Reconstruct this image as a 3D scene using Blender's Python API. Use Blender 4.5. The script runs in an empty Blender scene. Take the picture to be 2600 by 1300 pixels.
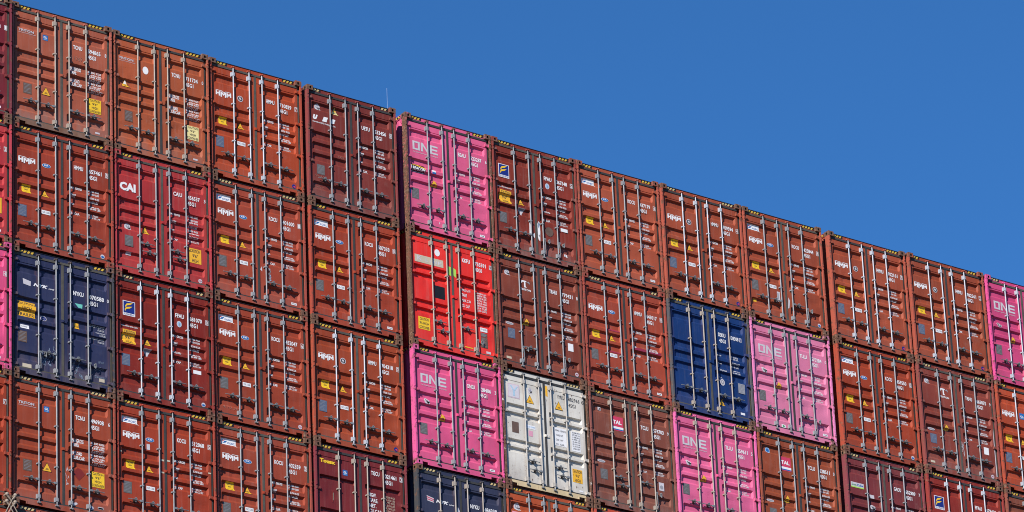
import bpy, bmesh, math, random
from mathutils import Matrix, Vector

# ------------------------------------------------------------------ camera, sky, sun, exposure
scene = bpy.context.scene
col = scene.collection
ZO = 45.738                      # height of the stack's top edge above the quay
R3 = Matrix(((0.8067823, -0.21176719, -0.55159494),
             (-0.58940511, -0.35367573, -0.72630234),
             (-0.04127874, 0.91108075, -0.41015598)))
cam = bpy.data.cameras.new('camera')
cam.sensor_width = 36.0
cam.lens = 36.0 * 11026.88 / 2600.0
cam.clip_start = 1.0
cam.clip_end = 20000.0
cam_o = bpy.data.objects.new('camera', cam)
cam_o.matrix_world = Matrix.Translation((-41.9094, -72.6882, -44.0381 + ZO)) @ R3.to_4x4()
col.objects.link(cam_o)
scene.camera = cam_o

SX, SY, SZ = 1.55, 1.0, 1.0     # the light travels right, into the stack and down
el = math.atan2(SZ, math.hypot(SX, SY))
world = bpy.data.worlds.new('World')
scene.world = world
world.use_nodes = True
wn = world.node_tree
bg = wn.nodes['Background']
sky = wn.nodes.new('ShaderNodeTexSky')
sky.sky_type = 'NISHITA'
sky.sun_disc = False
sky.sun_elevation = el
sky.sun_rotation = math.atan2(-SX, -SY)
sky.altitude = 3000.0
sky.air_density = 1.0
sky.dust_density = 0.0
sky.ozone_density = 10.0
hs = wn.nodes.new('ShaderNodeHueSaturation')
hs.inputs['Saturation'].default_value = 1.055
hs.inputs['Hue'].default_value = 0.4955
wn.links.new(sky.outputs[0], hs.inputs['Color'])
wn.links.new(hs.outputs[0], bg.inputs[0])
bg.inputs[1].default_value = 0.103

sun = bpy.data.lights.new('sun', 'SUN')
sun.energy = 4.9
sun.angle = math.radians(0.53)
sun.color = (1.0, 0.955, 0.90)
sun_o = bpy.data.objects.new('sun', sun)
sun_o.rotation_euler = Vector((SX, SY, -SZ)).to_track_quat('-Z', 'Y').to_euler()
col.objects.link(sun_o)

scene.render.engine = 'CYCLES'
scene.cycles.filter_width = 1.0
scene.view_settings.view_transform = 'Standard'
scene.view_settings.look = 'None'
scene.view_settings.exposure = 0.60
scene.view_settings.gamma = 1.0

random.seed(11)

# ------------------------------------------------------------------ materials
def lin(c):
    c = c / 255.0
    return c / 12.92 if c <= 0.04045 else ((c + 0.055) / 1.055) ** 2.4

KALB = 0.79                      # a surface of this albedo shows the wanted tone in this sun
def alb(rgb, k=KALB):
    return tuple(min(0.9, lin(v) * k) for v in rgb) + (1.0,)

def nd(nt, t, **kw):
    n = nt.nodes.new(t)
    for k, v in kw.items():
        setattr(n, k, v)
    return n

def mixc(nt, fac, a, b, mode='MIX'):
    m = nt.nodes.new('ShaderNodeMix')
    m.data_type = 'RGBA'
    m.blend_type = mode
    for s, v in ((m.inputs[0], fac), (m.inputs[6], a), (m.inputs[7], b)):
        if isinstance(v, bpy.types.NodeSocket):
            nt.links.new(v, s)
        else:
            s.default_value = v
    return m.outputs[2]

def ramp(nt, v, lo, hi, a=0.0, b=1.0):
    m = nt.nodes.new('ShaderNodeMapRange')
    m.inputs[1].default_value = lo
    m.inputs[2].default_value = hi
    m.inputs[3].default_value = a
    m.inputs[4].default_value = b
    nt.links.new(v, m.inputs[0])
    return m.outputs[0]

def noise(nt, scale, detail=4.0, vec=None, rough=0.55, w=0.0):
    n = nd(nt, 'ShaderNodeTexNoise', noise_dimensions='4D')
    n.inputs['Scale'].default_value = scale
    n.inputs['Detail'].default_value = detail
    n.inputs['Roughness'].default_value = rough
    n.inputs['W'].default_value = w
    if vec is not None:
        nt.links.new(vec, n.inputs['Vector'])
    return n.outputs[0]

def mapped(nt, src, sc):
    m = nt.nodes.new('ShaderNodeMapping')
    m.inputs['Scale'].default_value = sc
    nt.links.new(src, m.inputs[0])
    return m.outputs[0]

def mul(nt, a, b, op='MULTIPLY'):
    m = nd(nt, 'ShaderNodeMath', operation=op)
    for s, v in ((m.inputs[0], a), (m.inputs[1], b)):
        if isinstance(v, (int, float)):
            s.default_value = v
        else:
            nt.links.new(v, s)
    return m.outputs[0]

def nd_abs(nt, a):
    m = nd(nt, 'ShaderNodeMath', operation='ABSOLUTE')
    nt.links.new(a, m.inputs[0])
    return m.outputs[0]

RUST = (0.066, 0.028, 0.015, 1)
RUSTL = (0.20, 0.086, 0.04, 1)
FILM = (0.20, 0.145, 0.125, 1)

def paint(name, rgb, wear=0.3, rust=0.15, dust=0.2, fade=(0.42, 0.30, 0.26, 1), rough=0.42, seed=0.0, low=0.0):
    """weathered container paint in the container's own metres"""
    m = bpy.data.materials.new(name)
    m.use_nodes = True
    nt = m.node_tree
    b = nt.nodes['Principled BSDF']
    tc = nt.nodes.new('ShaderNodeTexCoord').outputs['Object']
    fade = tuple(v * 0.66 for v in fade[:3]) + (1,)
    base = alb(rgb)
    base = (base[0] * 1.0, base[1] * 0.99, base[2] * (1.0 if rgb[2] > 190 else 0.80 if rgb[0] > rgb[2] + 8 else 0.92), 1.0)
    dark = tuple(v * 0.80 for v in base[:3]) + (1,)
    pale = tuple(min(0.9, v * 1.12) for v in base[:3]) + (1,)
    big = noise(nt, 1.1, 3, tc, w=seed)
    c = mixc(nt, ramp(nt, big, 0.3, 0.7), dark, pale)
    streak = noise(nt, 1.0, 5, mapped(nt, tc, (16, 6, 0.9)), 0.6, w=seed + 3)
    c = mixc(nt, mul(nt, ramp(nt, streak, 0.50, 0.80), 0.30 * wear + 0.05), c, fade)
    patch = noise(nt, 3.3, 7, mapped(nt, tc, (1, 1, 0.8)), 0.7, w=seed + 5)
    c = mixc(nt, mul(nt, ramp(nt, patch, 0.58, 0.74), wear * 0.45), c, fade)
    # road film and salt that gathers low on the doors
    sep = nt.nodes.new('ShaderNodeSeparateXYZ')
    nt.links.new(tc, sep.inputs[0])
    lowz = ramp(nt, sep.outputs[2], 0.75, 0.05)
    film = mul(nt, lowz, ramp(nt, noise(nt, 4.0, 5, mapped(nt, tc, (1.3, 1, 0.5)), 0.6, w=seed + 8), 0.35, 0.65))
    c = mixc(nt, mul(nt, film, dust + low), c, FILM)
    # rust pin-holes and scuffs
    sp = noise(nt, 26.0, 3, tc, 0.6, w=seed + 1)
    sp2 = ramp(nt, noise(nt, 1.7, 3, tc, w=seed + 9), 0.45, 0.7)
    rf = mul(nt, ramp(nt, sp, 0.66 - 0.06 * rust, 0.72 - 0.06 * rust), mul(nt, sp2, min(1.0, rust * 3)))
    c = mixc(nt, rf, c, RUST)
    near = None
    for bx in (0.629, 1.049, 1.389, 1.809, 0.12, 2.32):
        dd = mul(nt, mul(nt, sep.outputs[0], bx, 'SUBTRACT'), 0.0, 'ADD')
        dd = ramp(nt, nd_abs(nt, dd), 0.065, 0.01)
        near = dd if near is None else mul(nt, near, dd, 'MAXIMUM')
    run = noise(nt, 1.0, 4, mapped(nt, tc, (40, 8, 1.1)), 0.65, w=seed + 17)
    c = mixc(nt, mul(nt, near, mul(nt, ramp(nt, run, 0.44, 0.66), 0.16 + 0.35 * rust)), c, RUSTL)
    sr = noise(nt, 1.0, 5, mapped(nt, tc, (22, 8, 1.4)), 0.65, w=seed + 12)
    c = mixc(nt, mul(nt, ramp(nt, sr, 0.62, 0.75), rust), c, RUSTL)
    sc = noise(nt, 1.0, 4, mapped(nt, tc, (9, 9, 60)), 0.7, w=seed + 15)
    c = mixc(nt, mul(nt, ramp(nt, sc, 0.69, 0.73), 0.5 * wear), c, tuple(min(0.9, v * 1.5 + 0.03) for v in base[:3]) + (1,))
    nt.links.new(c, b.inputs['Base Color'])
    rr = ramp(nt, patch, 0.3, 0.7, rough, rough + 0.22)
    nt.links.new(rr, b.inputs['Roughness'])
    b.inputs['Specular IOR Level'].default_value = 0.22
    bp = nt.nodes.new('ShaderNodeBump')
    bp.inputs['Strength'].default_value = 0.5
    bp.inputs['Distance'].default_value = 0.028
    nt.links.new(noise(nt, 3.0, 2, tc, 0.4, w=seed + 20), bp.inputs['Height'])
    nt.links.new(bp.outputs[0], b.inputs['Normal'])
    return m

def rusty(name, rgb, amount, seed=0.0):
    """cast or welded steel: paint worn through to brown scale"""
    m = bpy.data.materials.new(name)
    m.use_nodes = True
    nt = m.node_tree
    b = nt.nodes['Principled BSDF']
    tc = nt.nodes.new('ShaderNodeTexCoord').outputs['Object']
    n1 = noise(nt, 9.0, 6, tc, 0.7, w=seed)
    n2 = noise(nt, 30.0, 4, tc, 0.7, w=seed + 2)
    scale = mixc(nt, ramp(nt, n2, 0.35, 0.65), (0.055, 0.025, 0.015, 1), (0.165, 0.075, 0.04, 1))
    scale = mixc(nt, ramp(nt, noise(nt, 14.0, 4, tc, 0.6, w=seed + 4), 0.55, 0.7), scale, (0.22, 0.14, 0.095, 1))
    c = mixc(nt, ramp(nt, n1, 0.62 - 0.5 * amount, 0.74 - 0.5 * amount), alb(rgb), scale)
    nt.links.new(c, b.inputs['Base Color'])
    b.inputs['Roughness'].default_value = 0.75
    bp = nt.nodes.new('ShaderNodeBump')
    bp.inputs['Strength'].default_value = 0.5
    bp.inputs['Distance'].default_value = 0.004
    nt.links.new(n2, bp.inputs['Height'])
    nt.links.new(bp.outputs[0], b.inputs['Normal'])
    return m

def plain(name, rgb, rough=0.5, var=0.12, metal=0.0, k=KALB, seed=0.0, grime=0.0):
    m = bpy.data.materials.new(name)
    m.use_nodes = True
    nt = m.node_tree
    b = nt.nodes['Principled BSDF']
    tc = nt.nodes.new('ShaderNodeTexCoord').outputs['Object']
    base = alb(rgb, k)
    n = noise(nt, 7.0, 5, tc, 0.65, w=seed)
    c = mixc(nt, ramp(nt, n, 0.35, 0.7), base, tuple(v * (1 - var) for v in base[:3]) + (1,))
    if grime:
        g = noise(nt, 1.0, 5, mapped(nt, tc, (30, 30, 3)), 0.7, w=seed + 4)
        c = mixc(nt, mul(nt, ramp(nt, g, 0.55, 0.72), grime), c, (0.13, 0.075, 0.05, 1))
    nt.links.new(c, b.inputs['Base Color'])
    b.inputs['Roughness'].default_value = rough
    b.inputs['Metallic'].default_value = metal
    return m

MT = {
    'rubber': plain('door_rubber', (58, 57, 55), 0.7, 0.35),
    'rubber_grey': plain('dusty_door_rubber', (84, 80, 72), 0.8, 0.4),
    'bar': plain('galvanised_bar', (146, 148, 152), 0.55, 0.3, grime=0.7),
    'bar_bright': plain('bright_galvanised_bar', (180, 184, 192), 0.45, 0.16, seed=3, grime=0.3),
    'bar_cream': plain('cream_painted_bar', (168, 156, 144), 0.6, 0.25, seed=5, grime=0.7),
    'steel': plain('handle_steel', (150, 152, 152), 0.4, 0.35, metal=0.3, grime=0.4),
    'dark_steel': plain('dark_pin_steel', (52, 48, 46), 0.6, 0.3, grime=0.5),
    'white': plain('white_lettering', (234, 232, 232), 0.6, 0.06),
    'cream': plain('cream_band', (200, 186, 162), 0.6, 0.12),
    'offwhite': plain('faded_lettering', (206, 200, 204), 0.6, 0.16),
    'black': plain('black_film_and_eye_shade', (22, 20, 20), 0.5, 0.2),  # black film; also paints the shade inside the casting eyes
    'ink': plain('black_lettering', (48, 46, 50), 0.6, 0.2),
    'yellow': plain('yellow_film', (244, 198, 40), 0.45, 0.1),
    'hazard': plain('worn_hazard_yellow', (226, 184, 62), 0.6, 0.3, seed=2, grime=0.7),
    'hazard_pale': plain('faded_hazard_yellow', (216, 190, 130), 0.6, 0.3, seed=6, grime=0.7),
    'amber': plain('amber_film', (240, 180, 46), 0.45, 0.1),
    'pale_yellow': plain('pale_yellow_film', (238, 220, 150), 0.5, 0.1),
    'blue': plain('blue_film', (40, 104, 172), 0.45, 0.1),
    'navy': plain('navy_film', (26, 44, 124), 0.45, 0.1),
    'pale_blue': plain('pale_blue_film', (150, 190, 224), 0.5, 0.12),
    'ghost_pink': plain('bleached_pink_film', (214, 188, 198), 0.6, 0.15),
    'ghost_white': plain('bleached_white_film', (212, 206, 212), 0.6, 0.1),
    'ghost_blue': plain('bleached_blue_film', (176, 204, 222), 0.6, 0.15),
    'teal': plain('teal_film', (110, 196, 180), 0.5, 0.1),
    'green': plain('green_film', (60, 150, 90), 0.5, 0.1),
    'lime': plain('lime_film', (176, 220, 90), 0.5, 0.1),
    'red': plain('red_film', (206, 60, 90), 0.5, 0.1),
    'pink': plain('pink_film', (226, 160, 180), 0.5, 0.1),
    'plate': plain('grey_data_plate', (124, 118, 112), 0.35, 0.35, metal=0.2),
    'plate_blue': plain('blue_grey_data_plate', (112, 122, 142), 0.3, 0.3, metal=0.2),
    'plate_brown': plain('tarnished_data_plate', (112, 88, 74), 0.5, 0.35),
    'grey': plain('grey_film', (150, 150, 156), 0.5, 0.15),
    'patch': plain('fresh_paint_patch', (128, 38, 28), 0.5, 0.1),
    'magenta': plain('magenta_paint_patch', (150, 44, 68), 0.5, 0.1),
    'scrawl': plain('chalk_scrawl', (172, 118, 104), 0.9, 0.4),
    'smear': plain('pale_smear', (132, 148, 172), 0.8, 0.5),
    'scuff': plain('worn_paint_scuff', (170, 168, 170), 0.8, 0.5),
}

# ------------------------------------------------------------------ mesh helpers
class MB:
    def __init__(s):
        s.v = []; s.f = []; s.m = []
    def box(s, x0, x1, y0, y1, z0, z1, mi=0):
        n = len(s.v)
        s.v += [(x0, y0, z0), (x1, y0, z0), (x1, y1, z0), (x0, y1, z0), (x0, y0, z1), (x1, y0, z1), (x1, y1, z1), (x0, y1, z1)]
        for q in ((0, 1, 5, 4), (1, 2, 6, 5), (2, 3, 7, 6), (3, 0, 4, 7), (3, 2, 1, 0), (4, 5, 6, 7)):
            s.f.append(tuple(n + i for i in q)); s.m.append(mi)
    def quad(s, pts, mi=0):
        n = len(s.v)
        s.v += [tuple(p) for p in pts]
        s.f.append(tuple(range(n, n + len(pts)))); s.m.append(mi)
    def tube(s, a, b, r, r2=None, n=10, mi=0):
        a, b = Vector(a), Vector(b)
        r2 = r if r2 is None else r2
        d = (b - a).normalized()
        u = d.orthogonal().normalized(); w = d.cross(u)
        k = len(s.v)
        for p, q in ((a, r), (b, r2)):
            for i in range(n):
                t = 2 * math.pi * i / n
                s.v.append(tuple(p + u * math.cos(t) * q + w * math.sin(t) * q))
        for i in range(n):
            j = (i + 1) % n
            s.f.append((k + i, k + j, k + n + j, k + n + i)); s.m.append(mi)
        s.f.append(tuple(k + n - 1 - i for i in range(n))); s.m.append(mi)
        s.f.append(tuple(k + n + i for i in range(n))); s.m.append(mi)
    def ball(s, c, r, mi=0, n=10):
        k = len(s.v); h = n // 2
        for j in range(1, h):
            ph = math.pi * j / h
            for i in range(n):
                t = 2 * math.pi * i / n
                s.v.append((c[0] + r * math.sin(ph) * math.cos(t), c[1] + r * math.sin(ph) * math.sin(t), c[2] + r * math.cos(ph)))
        s.v += [(c[0], c[1], c[2] + r), (c[0], c[1], c[2] - r)]
        T = len(s.v) - 2
        for j in range(h - 2):
            for i in range(n):
                a = k + j * n + i; b_ = k + j * n + (i + 1) % n
                s.f.append((a, a + n, b_ + n, b_)); s.m.append(mi)
        for i in range(n):
            s.f.append((T, k + i, k + (i + 1) % n)); s.m.append(mi)
            q = k + (h - 2) * n
            s.f.append((T + 1, q + (i + 1) % n, q + i)); s.m.append(mi)
    def mesh(s, name, recalc=True, smooth=False, nmat=None):
        me = bpy.data.meshes.new(name)
        me.from_pydata(s.v, [], s.f)
        k = nmat or (max(s.m) + 1 if s.m else 1)
        for _ in range(k):
            me.materials.append(None)
        me.polygons.foreach_set('material_index', s.m)
        if recalc:
            bm = bmesh.new(); bm.from_mesh(me)
            bmesh.ops.recalc_face_normals(bm, faces=bm.faces)
            bm.to_mesh(me); bm.free()
        if smooth:
            me.polygons.foreach_set('use_smooth', [True] * len(me.polygons))
            me.set_sharp_from_angle(angle=math.radians(40))
        me.update()
        return me

def obj(name, me, mats, parent=None):
    o = bpy.data.objects.new(name, me)
    col.objects.link(o)
    if parent is not None:
        o.parent = parent
    if not isinstance(mats, (list, tuple)):
        mats = [mats]
    for i, m in enumerate(mats):
        if i < len(me.materials):
            o.material_slots[i].link = 'OBJECT'
            o.material_slots[i].material = m
    return o

def tag(o, label=None, cat=None, group=None, kind=None):
    for k, v in (('label', label), ('category', cat), ('group', group), ('kind', kind)):
        if v:
            o[k] = v
    return o

# ------------------------------------------------------------------ the container kit (metres, front plane at y = 0)
W_, H_, L_ = 2.438, 2.896, 12.19
YD, YB = 0.066, 0.022            # door skin, locking bar axis
PX0, PX1, QX0, QX1 = 0.150, 1.092, 1.346, 2.288   # panel extents of the left and right door
BARX = (0.629, 1.049, 1.389, 1.809)

# rib: top, slope in, floor end, slope out end (heights above the base), depth
def five():
    return [(t, t - 0.030, t - 0.145, t - 0.206, 0.055) for t in (2.530, 1.800, 1.525, 1.252, 0.548)]
def four():
    return [(t, t - 0.010, t - 0.105, t - 0.142, 0.062) for t in (2.035, 1.830, 1.175, 0.975)]
def sparse():
    return [(t, t - 0.020, t - 0.085, t - 0.115, 0.060) for t in (2.165, 1.400, 0.640)]
PROF = {'five': five(), 'four': four(), 'sparse': sparse()}

def rib_y(prof, z):
    for t, a, b, c, d in PROF[prof]:
        if c < z < t:
            if z > a: return d * (t - z) / (t - a)
            if z > b: return d
            return d * (z - c) / (b - c)
    return 0.0

def door_mesh(prof, x0, x1, p0, p1, var=0):
    z0, z1 = 0.185, 2.722
    s = 0.028
    inner = [p0 + s + (p1 - p0 - 2 * s) * i / 9 for i in range(10)]
    xs = [x0, p0] + inner + [p1, x1]
    rn = random.Random(var * 31 + int(x0 * 100))
    dents = [(rn.uniform(p0 + .1, p1 - .1), rn.uniform(0.3, 2.6), rn.uniform(.07, .20), rn.uniform(.06, .16), rn.uniform(.005, .014)) for _ in range(3 + 2 * var)]
    zs = {z0, z1}
    for t, a, b, c, d in PROF[prof]:
        zs |= {t, a, b, c}
    g = 2.575 if prof == 'five' else 2.600
    zs |= {g, g - 0.003, g - 0.012, g - 0.016}
    zs = sorted(zs)
    fine = []
    for a_, b_ in zip(zs, zs[1:]):
        k_ = max(1, int((b_ - a_) / 0.055))
        fine += [a_ + (b_ - a_) * i / k_ for i in range(k_)]
    zs = fine + [zs[-1]]
    b = MB(); n = len(xs)
    for z in zs:
        for i, x in enumerate(xs):
            d = 0.0
            if 2 <= i <= n - 3:
                d = rib_y(prof, z)
                for cx, cz, wx, wz, dp in dents:
                    d += dp * math.exp(-((x - cx) / wx) ** 2 - ((z - cz) / wz) ** 2)
            if 1 <= i <= n - 2 and g - 0.013 <= z <= g - 0.002:
                d = 0.012
            b.v.append((x, YD + d, z))
    for j in range(len(zs) - 1):
        for i in range(n - 1):
            k = j * n + i
            b.f.append((k, k + 1, k + n + 1, k + n)); b.m.append(0)
    # returned edges give the leaf its thickness
    for (xa, za, xb, zb) in ((x0, z0, x1, z0), (x1, z0, x1, z1), (x1, z1, x0, z1), (x0, z1, x0, z0)):
        b.quad([(xa, YD, za), (xb, YD, zb), (xb, YD + 0.06, zb), (xa, YD + 0.06, za)])
    return b.mesh('door', recalc=False)

def casting_mesh(sx, top):
    """corner casting with a shallow oval eye, black inside as painted shade, in its front and its side; origin corner on the container's outer edge"""
    b = MB()
    w, dpt, h = 0.162, 0.178, 0.118
    def face(org, ux, uz, un, W, Hh, cx, cz, hw, hh):
        o8 = [(0, 0), (W / 2, 0), (W, 0), (W, Hh / 2), (W, Hh), (W / 2, Hh), (0, Hh), (0, Hh / 2)]
        i8 = []
        for k in range(8):
            t = (-3 * math.pi / 4) + k * math.pi / 4
            c, s_ = math.cos(t), math.sin(t)
            f = 0.82 if k % 2 == 0 else 1.0
            i8.append((cx + hw * (c / 0.7071 if k % 2 == 0 else c) * f, cz + hh * (s_ / 0.7071 if k % 2 == 0 else s_) * f))
        P = lambda q, dd: tuple(org[i] + ux[i] * q[0] + uz[i] * q[1] + un[i] * dd for i in range(3))
        for k in range(8):
            j = (k + 1) % 8
            b.quad([P(o8[k], 0), P(o8[j], 0), P(i8[j], 0), P(i8[k], 0)])
            b.quad([P(i8[k], 0), P(i8[j], 0), P(i8[j], -0.05), P(i8[k], -0.05)], 1)
        b.quad([P(q, -0.05) for q in i8], 1)  # eye walls and back are black, standing in for the hollow's shade
    hw, hh = (0.025, 0.034) if top else (0.019, 0.033)
    cx = 0.088 if top else 0.078
    X0 = 0.0 if sx < 0 else -w
    cx_ = cx if sx < 0 else w - cx
    face((X0, 0, 0), (1, 0, 0), (0, 0, 1), (0, -1, 0), w, h, cx_, h * 0.47, hw, hh)
    xo = 0.0
    face((xo, dpt, 0), (0, -1, 0), (0, 0, 1), (sx, 0, 0), dpt, h, dpt - 0.09, h * 0.47, hw, hh)
    xi = w if sx < 0 else -w
    b.quad([(xi, 0, 0), (xi, dpt, 0), (xi, dpt, h), (xi, 0, h)])
    for z in (0, h):
        b.quad([(0, 0, z), (xi, 0, z), (xi, dpt, z), (0, dpt, z)])
    b.quad([(0, dpt, 0), (xi, dpt, 0), (xi, dpt, h), (0, dpt, h)])
    bm = bmesh.new()
    me = b.mesh('corner_casting', recalc=False, nmat=2)
    bm.from_mesh(me)
    bmesh.ops.remove_doubles(bm, verts=bm.verts, dist=1e-5)
    bmesh.ops.recalc_face_normals(bm, faces=bm.faces)
    bm.to_mesh(me); bm.free()
    return me

def stripes(b, x0, n, mi, z0=2.800, z1=2.852, y=0.0, step=0.086, w=0.052, lean=0.034, side=None):
    for k in range(n):
        x = x0 + k * step
        pts = [(x, z0), (x + w, z0), (x + w + lean, z1), (x + lean, z1)]
        if side is None:
            b.quad([(px, y, pz) for px, pz in pts], mi)
        else:
            b.quad([(side, px, pz) for px, pz in pts], mi)

def header_mesh():
    b = MB()
    b.box(0.165, W_ - 0.165, 0.068, 0.16, 2.772, 2.870)
    b.box(0.165, W_ - 0.165, 0.060, 0.068, 2.862, 2.876)      # folded lip along the top
    b.box(0.06, W_ - 0.06, 0.085, 0.20, 2.640, 2.771)         # rebate behind the seal
    return b.mesh('header', nmat=1)

def stripes_mesh(nl, nr):
    b = MB()
    y0 = 0.0650
    b.quad([(0.185, y0, 2.797), (0.185 + nl * 0.086 + 0.05, y0, 2.797), (0.185 + nl * 0.086 + 0.05, y0, 2.861), (0.185, y0, 2.861)], 0)
    xr = 2.255 - nr * 0.086 - 0.04
    b.quad([(xr, y0, 2.797), (2.262, y0, 2.797), (2.262, y0, 2.861), (xr, y0, 2.861)], 0)
    b.quad([(0.166, 0.0570, 2.864), (2.272, 0.0570, 2.864), (2.272, 0.0570, 2.8755), (0.166, 0.0570, 2.8755)], 0)
    stripes(b, 0.200, nl, 1, y=0.0615)
    stripes(b, xr + 0.015, nr, 1, y=0.0615)
    # side of the top rail beside each casting
    for s in (-0.004, W_ + 0.004):
        b.quad([(s, 0.19, 2.80), (s, 0.52, 2.80), (s, 0.52, 2.862), (s, 0.19, 2.862)], 0)
        stripes(b, 0.20, 3, 1, z0=2.806, z1=2.856, step=0.10, side=s + (-0.004 if s < 1 else 0.004))
    return b.mesh('hazard_stripes', recalc=False, nmat=2)

def sill_mesh():
    b = MB()
    b.box(0.165, W_ - 0.165, 0.036, 0.044, 0.088, 0.142)
    b.box(0.165, W_ - 0.165, 0.036, 0.16, 0.142, 0.150)
    b.box(0.335, 2.078, 0.036, 0.044, 0.030, 0.0885)
    for x in (0.335, 2.054):
        b.box(x, x + 0.024, 0.030, 0.0358, 0.030, 0.084)      # doubler plates at the lashing notches
    for x in (0.165, 2.240):
        b.box(x, x + 0.030, 0.042, 0.05, 0.014, 0.0875)
    return b.mesh('sill')

def seal_mesh():
    b = MB()
    b.box(0.075, W_ - 0.075, 0.050, 0.10, 2.7225, 2.7715)
    b.box(0.075, W_ - 0.075, 0.052, 0.10, 0.1505, 0.1845)
    b.box(1.1945, 1.2495, 0.057, 0.10, 0.185, 2.722)
    b.box(0.062, 0.092, 0.078, 0.12, 0.185, 2.722)
    b.box(2.352, 2.398, 0.074, 0.12, 0.185, 2.722)
    return b.mesh('door_seal')

def post_mesh(s):
    b = MB()
    X = lambda x: x if s < 0 else W_ - x
    def bx(x0, x1, *r):
        a, c = sorted((X(x0), X(x1)))
        b.box(a, c, *r)
    bx(0.003, 0.046, 0.004, 0.030, 0.118, 2.778)
    bx(0.003, 0.011, 0.030, 0.125, 0.118, 2.778)
    bx(0.003, 0.062, 0.125, 0.150, 0.118, 2.778)
    bx(0.011, 0.030, 0.0302, 0.1248, 2.60, 2.70)
    for z in (2.615, 1.820, 1.030, 0.222):
        bx(0.006, 0.034, -0.008, 0.004, z - 0.048, z - 0.006)
        bx(0.006, 0.034, -0.008, 0.004, z + 0.040, z + 0.075)
    return b.mesh('corner_post')

def hinge_mesh(s):
    b = MB()
    X = lambda x: x if s < 0 else W_ - x
    def bx(x0, x1, *r):
        a, c = sorted((X(x0), X(x1)))
        b.box(a, c, *r)
    bx(0.006, 0.148, 0.034, 0.0655, -0.033, 0.033)
    bx(0.006, 0.048, 0.016, 0.034, -0.033, 0.033)
    bx(0.100, 0.148, 0.024, 0.034, -0.026, 0.026)
    b.tube((X(0.028), 0.040, -0.05), (X(0.028), 0.040, 0.05), 0.014, n=8)
    return b.mesh('hinge')

def bar_mesh():
    b = MB()
    b.tube((0, YB, 0.19), (0, YB, 2.66), 0.0158, n=12)
    b.tube((0, YB, 2.66), (0, YB, 2.775), 0.0165, 0.011, n=10)
    b.tube((0, YB, 0.19), (0, YB, 0.125), 0.0165, 0.011, n=10)
    for z0, z1 in ((2.560, 2.664), (0.188, 0.286)):
        b.box(-0.052, -0.012, 0.020, 0.0655, z0, z1)
        b.box(-0.030, 0.022, 0.000, 0.020, z0 + 0.012, z1 - 0.010)
        b.box(0.019, 0.027, 0.020, 0.0655, z0 + 0.02, z1 - 0.02)
    for z in (1.880, 0.965):
        b.box(-0.046, -0.008, 0.014, 0.0655, z - 0.014, z + 0.014)
        b.box(-0.022, 0.022, -0.001, 0.014, z - 0.012, z + 0.012)
        b.box(0.018, 0.026, 0.010, 0.0655, z - 0.012, z + 0.012)
    return b.mesh('locking_bar', smooth=True)

def keeper_mesh(top):
    b = MB()
    z = 2.795 if top else 0.108
    s = 1 if top else -1
    b.box(-0.040, -0.020, 0.004, 0.062 if top else 0.040, z - 0.016, z + 0.016)
    b.box(0.020, 0.040, 0.004, 0.062 if top else 0.040, z - 0.016, z + 0.016)
    b.box(-0.034, 0.034, 0.002, 0.018, z + s * 0.004 - 0.010, z + s * 0.004 + 0.012)
    b.tube((-0.012, 0.012, z - s * 0.012), (0.016, 0.000, z + s * 0.014), 0.012, n=8)
    return b.mesh('cam_keeper', smooth=True)

def handle_mesh(d):
    """door handle that leaves its bar towards d, held in a catch"""
    b = MB()
    q = lambda x: x * d
    def bx(x0, x1, *r):
        a, c = sorted((q(x0), q(x1)))
        b.box(a, c, *r)
    bx(0.012, 0.075, 0.002, 0.038, -0.024, 0.022)
    b.tube((q(0.07), 0.018, -0.002), (q(0.20), 0.010, 0.004), 0.011, n=8)
    b.tube((q(0.20), 0.010, 0.004), (q(0.355), 0.020, 0.004), 0.0095, n=8)
    bx(0.335, 0.358, 0.012, 0.028, -0.004, 0.010)
    # catch and retainer
    bx(0.145, 0.215, 0.046, 0.0655, -0.050, 0.034, 1)
    bx(0.158, 0.176, 0.000, 0.050, 0.006, 0.024)
    bx(0.150, 0.212, -0.004, 0.012, 0.020, 0.036)
    bx(0.158, 0.204, 0.002, 0.046, -0.044, -0.014, 1)
    b.tube((q(0.178), -0.004, 0.040), (q(0.178), 0.030, 0.040), 0.014, n=8)
    b.tube((q(0.185), -0.002, -0.046), (q(0.185), 0.030, -0.040), 0.012, n=8)
    bx(0.205, 0.245, 0.010, 0.034, -0.026, -0.006, 1)
    return b.mesh('door_handle', smooth=True, nmat=2)

def hanging_handle_mesh():
    """a handle swung down along its bar, with its empty catch beside it"""
    b = MB()
    b.box(0.012, 0.060, 0.000, 0.038, -0.022, 0.022)
    b.tube((0.036, 0.016, -0.02), (0.046, 0.010, -0.17), 0.012, n=8)
    b.tube((0.046, 0.010, -0.17), (0.052, 0.020, -0.36), 0.010, n=8)
    b.box(0.158, 0.205, 0.050, 0.0655, -0.055, 0.030)
    b.box(0.160, 0.178, 0.000, 0.050, 0.000, 0.020)
    b.tube((0.170, 0.002, 0.024), (0.186, 0.020, -0.05), 0.010, n=8)
    b.tube((0.186, 0.020, -0.05), (0.176, 0.030, -0.085), 0.010, n=8)
    return b.mesh('hanging_handle', smooth=True)

def lug_mesh():
    b = MB()
    b.box(1.185, 1.315, 0.044, 0.0655, 1.385, 1.450)
    b.box(1.200, 1.240, 0.030, 0.044, 1.392, 1.444)
    return b.mesh('door_lug')

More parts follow.
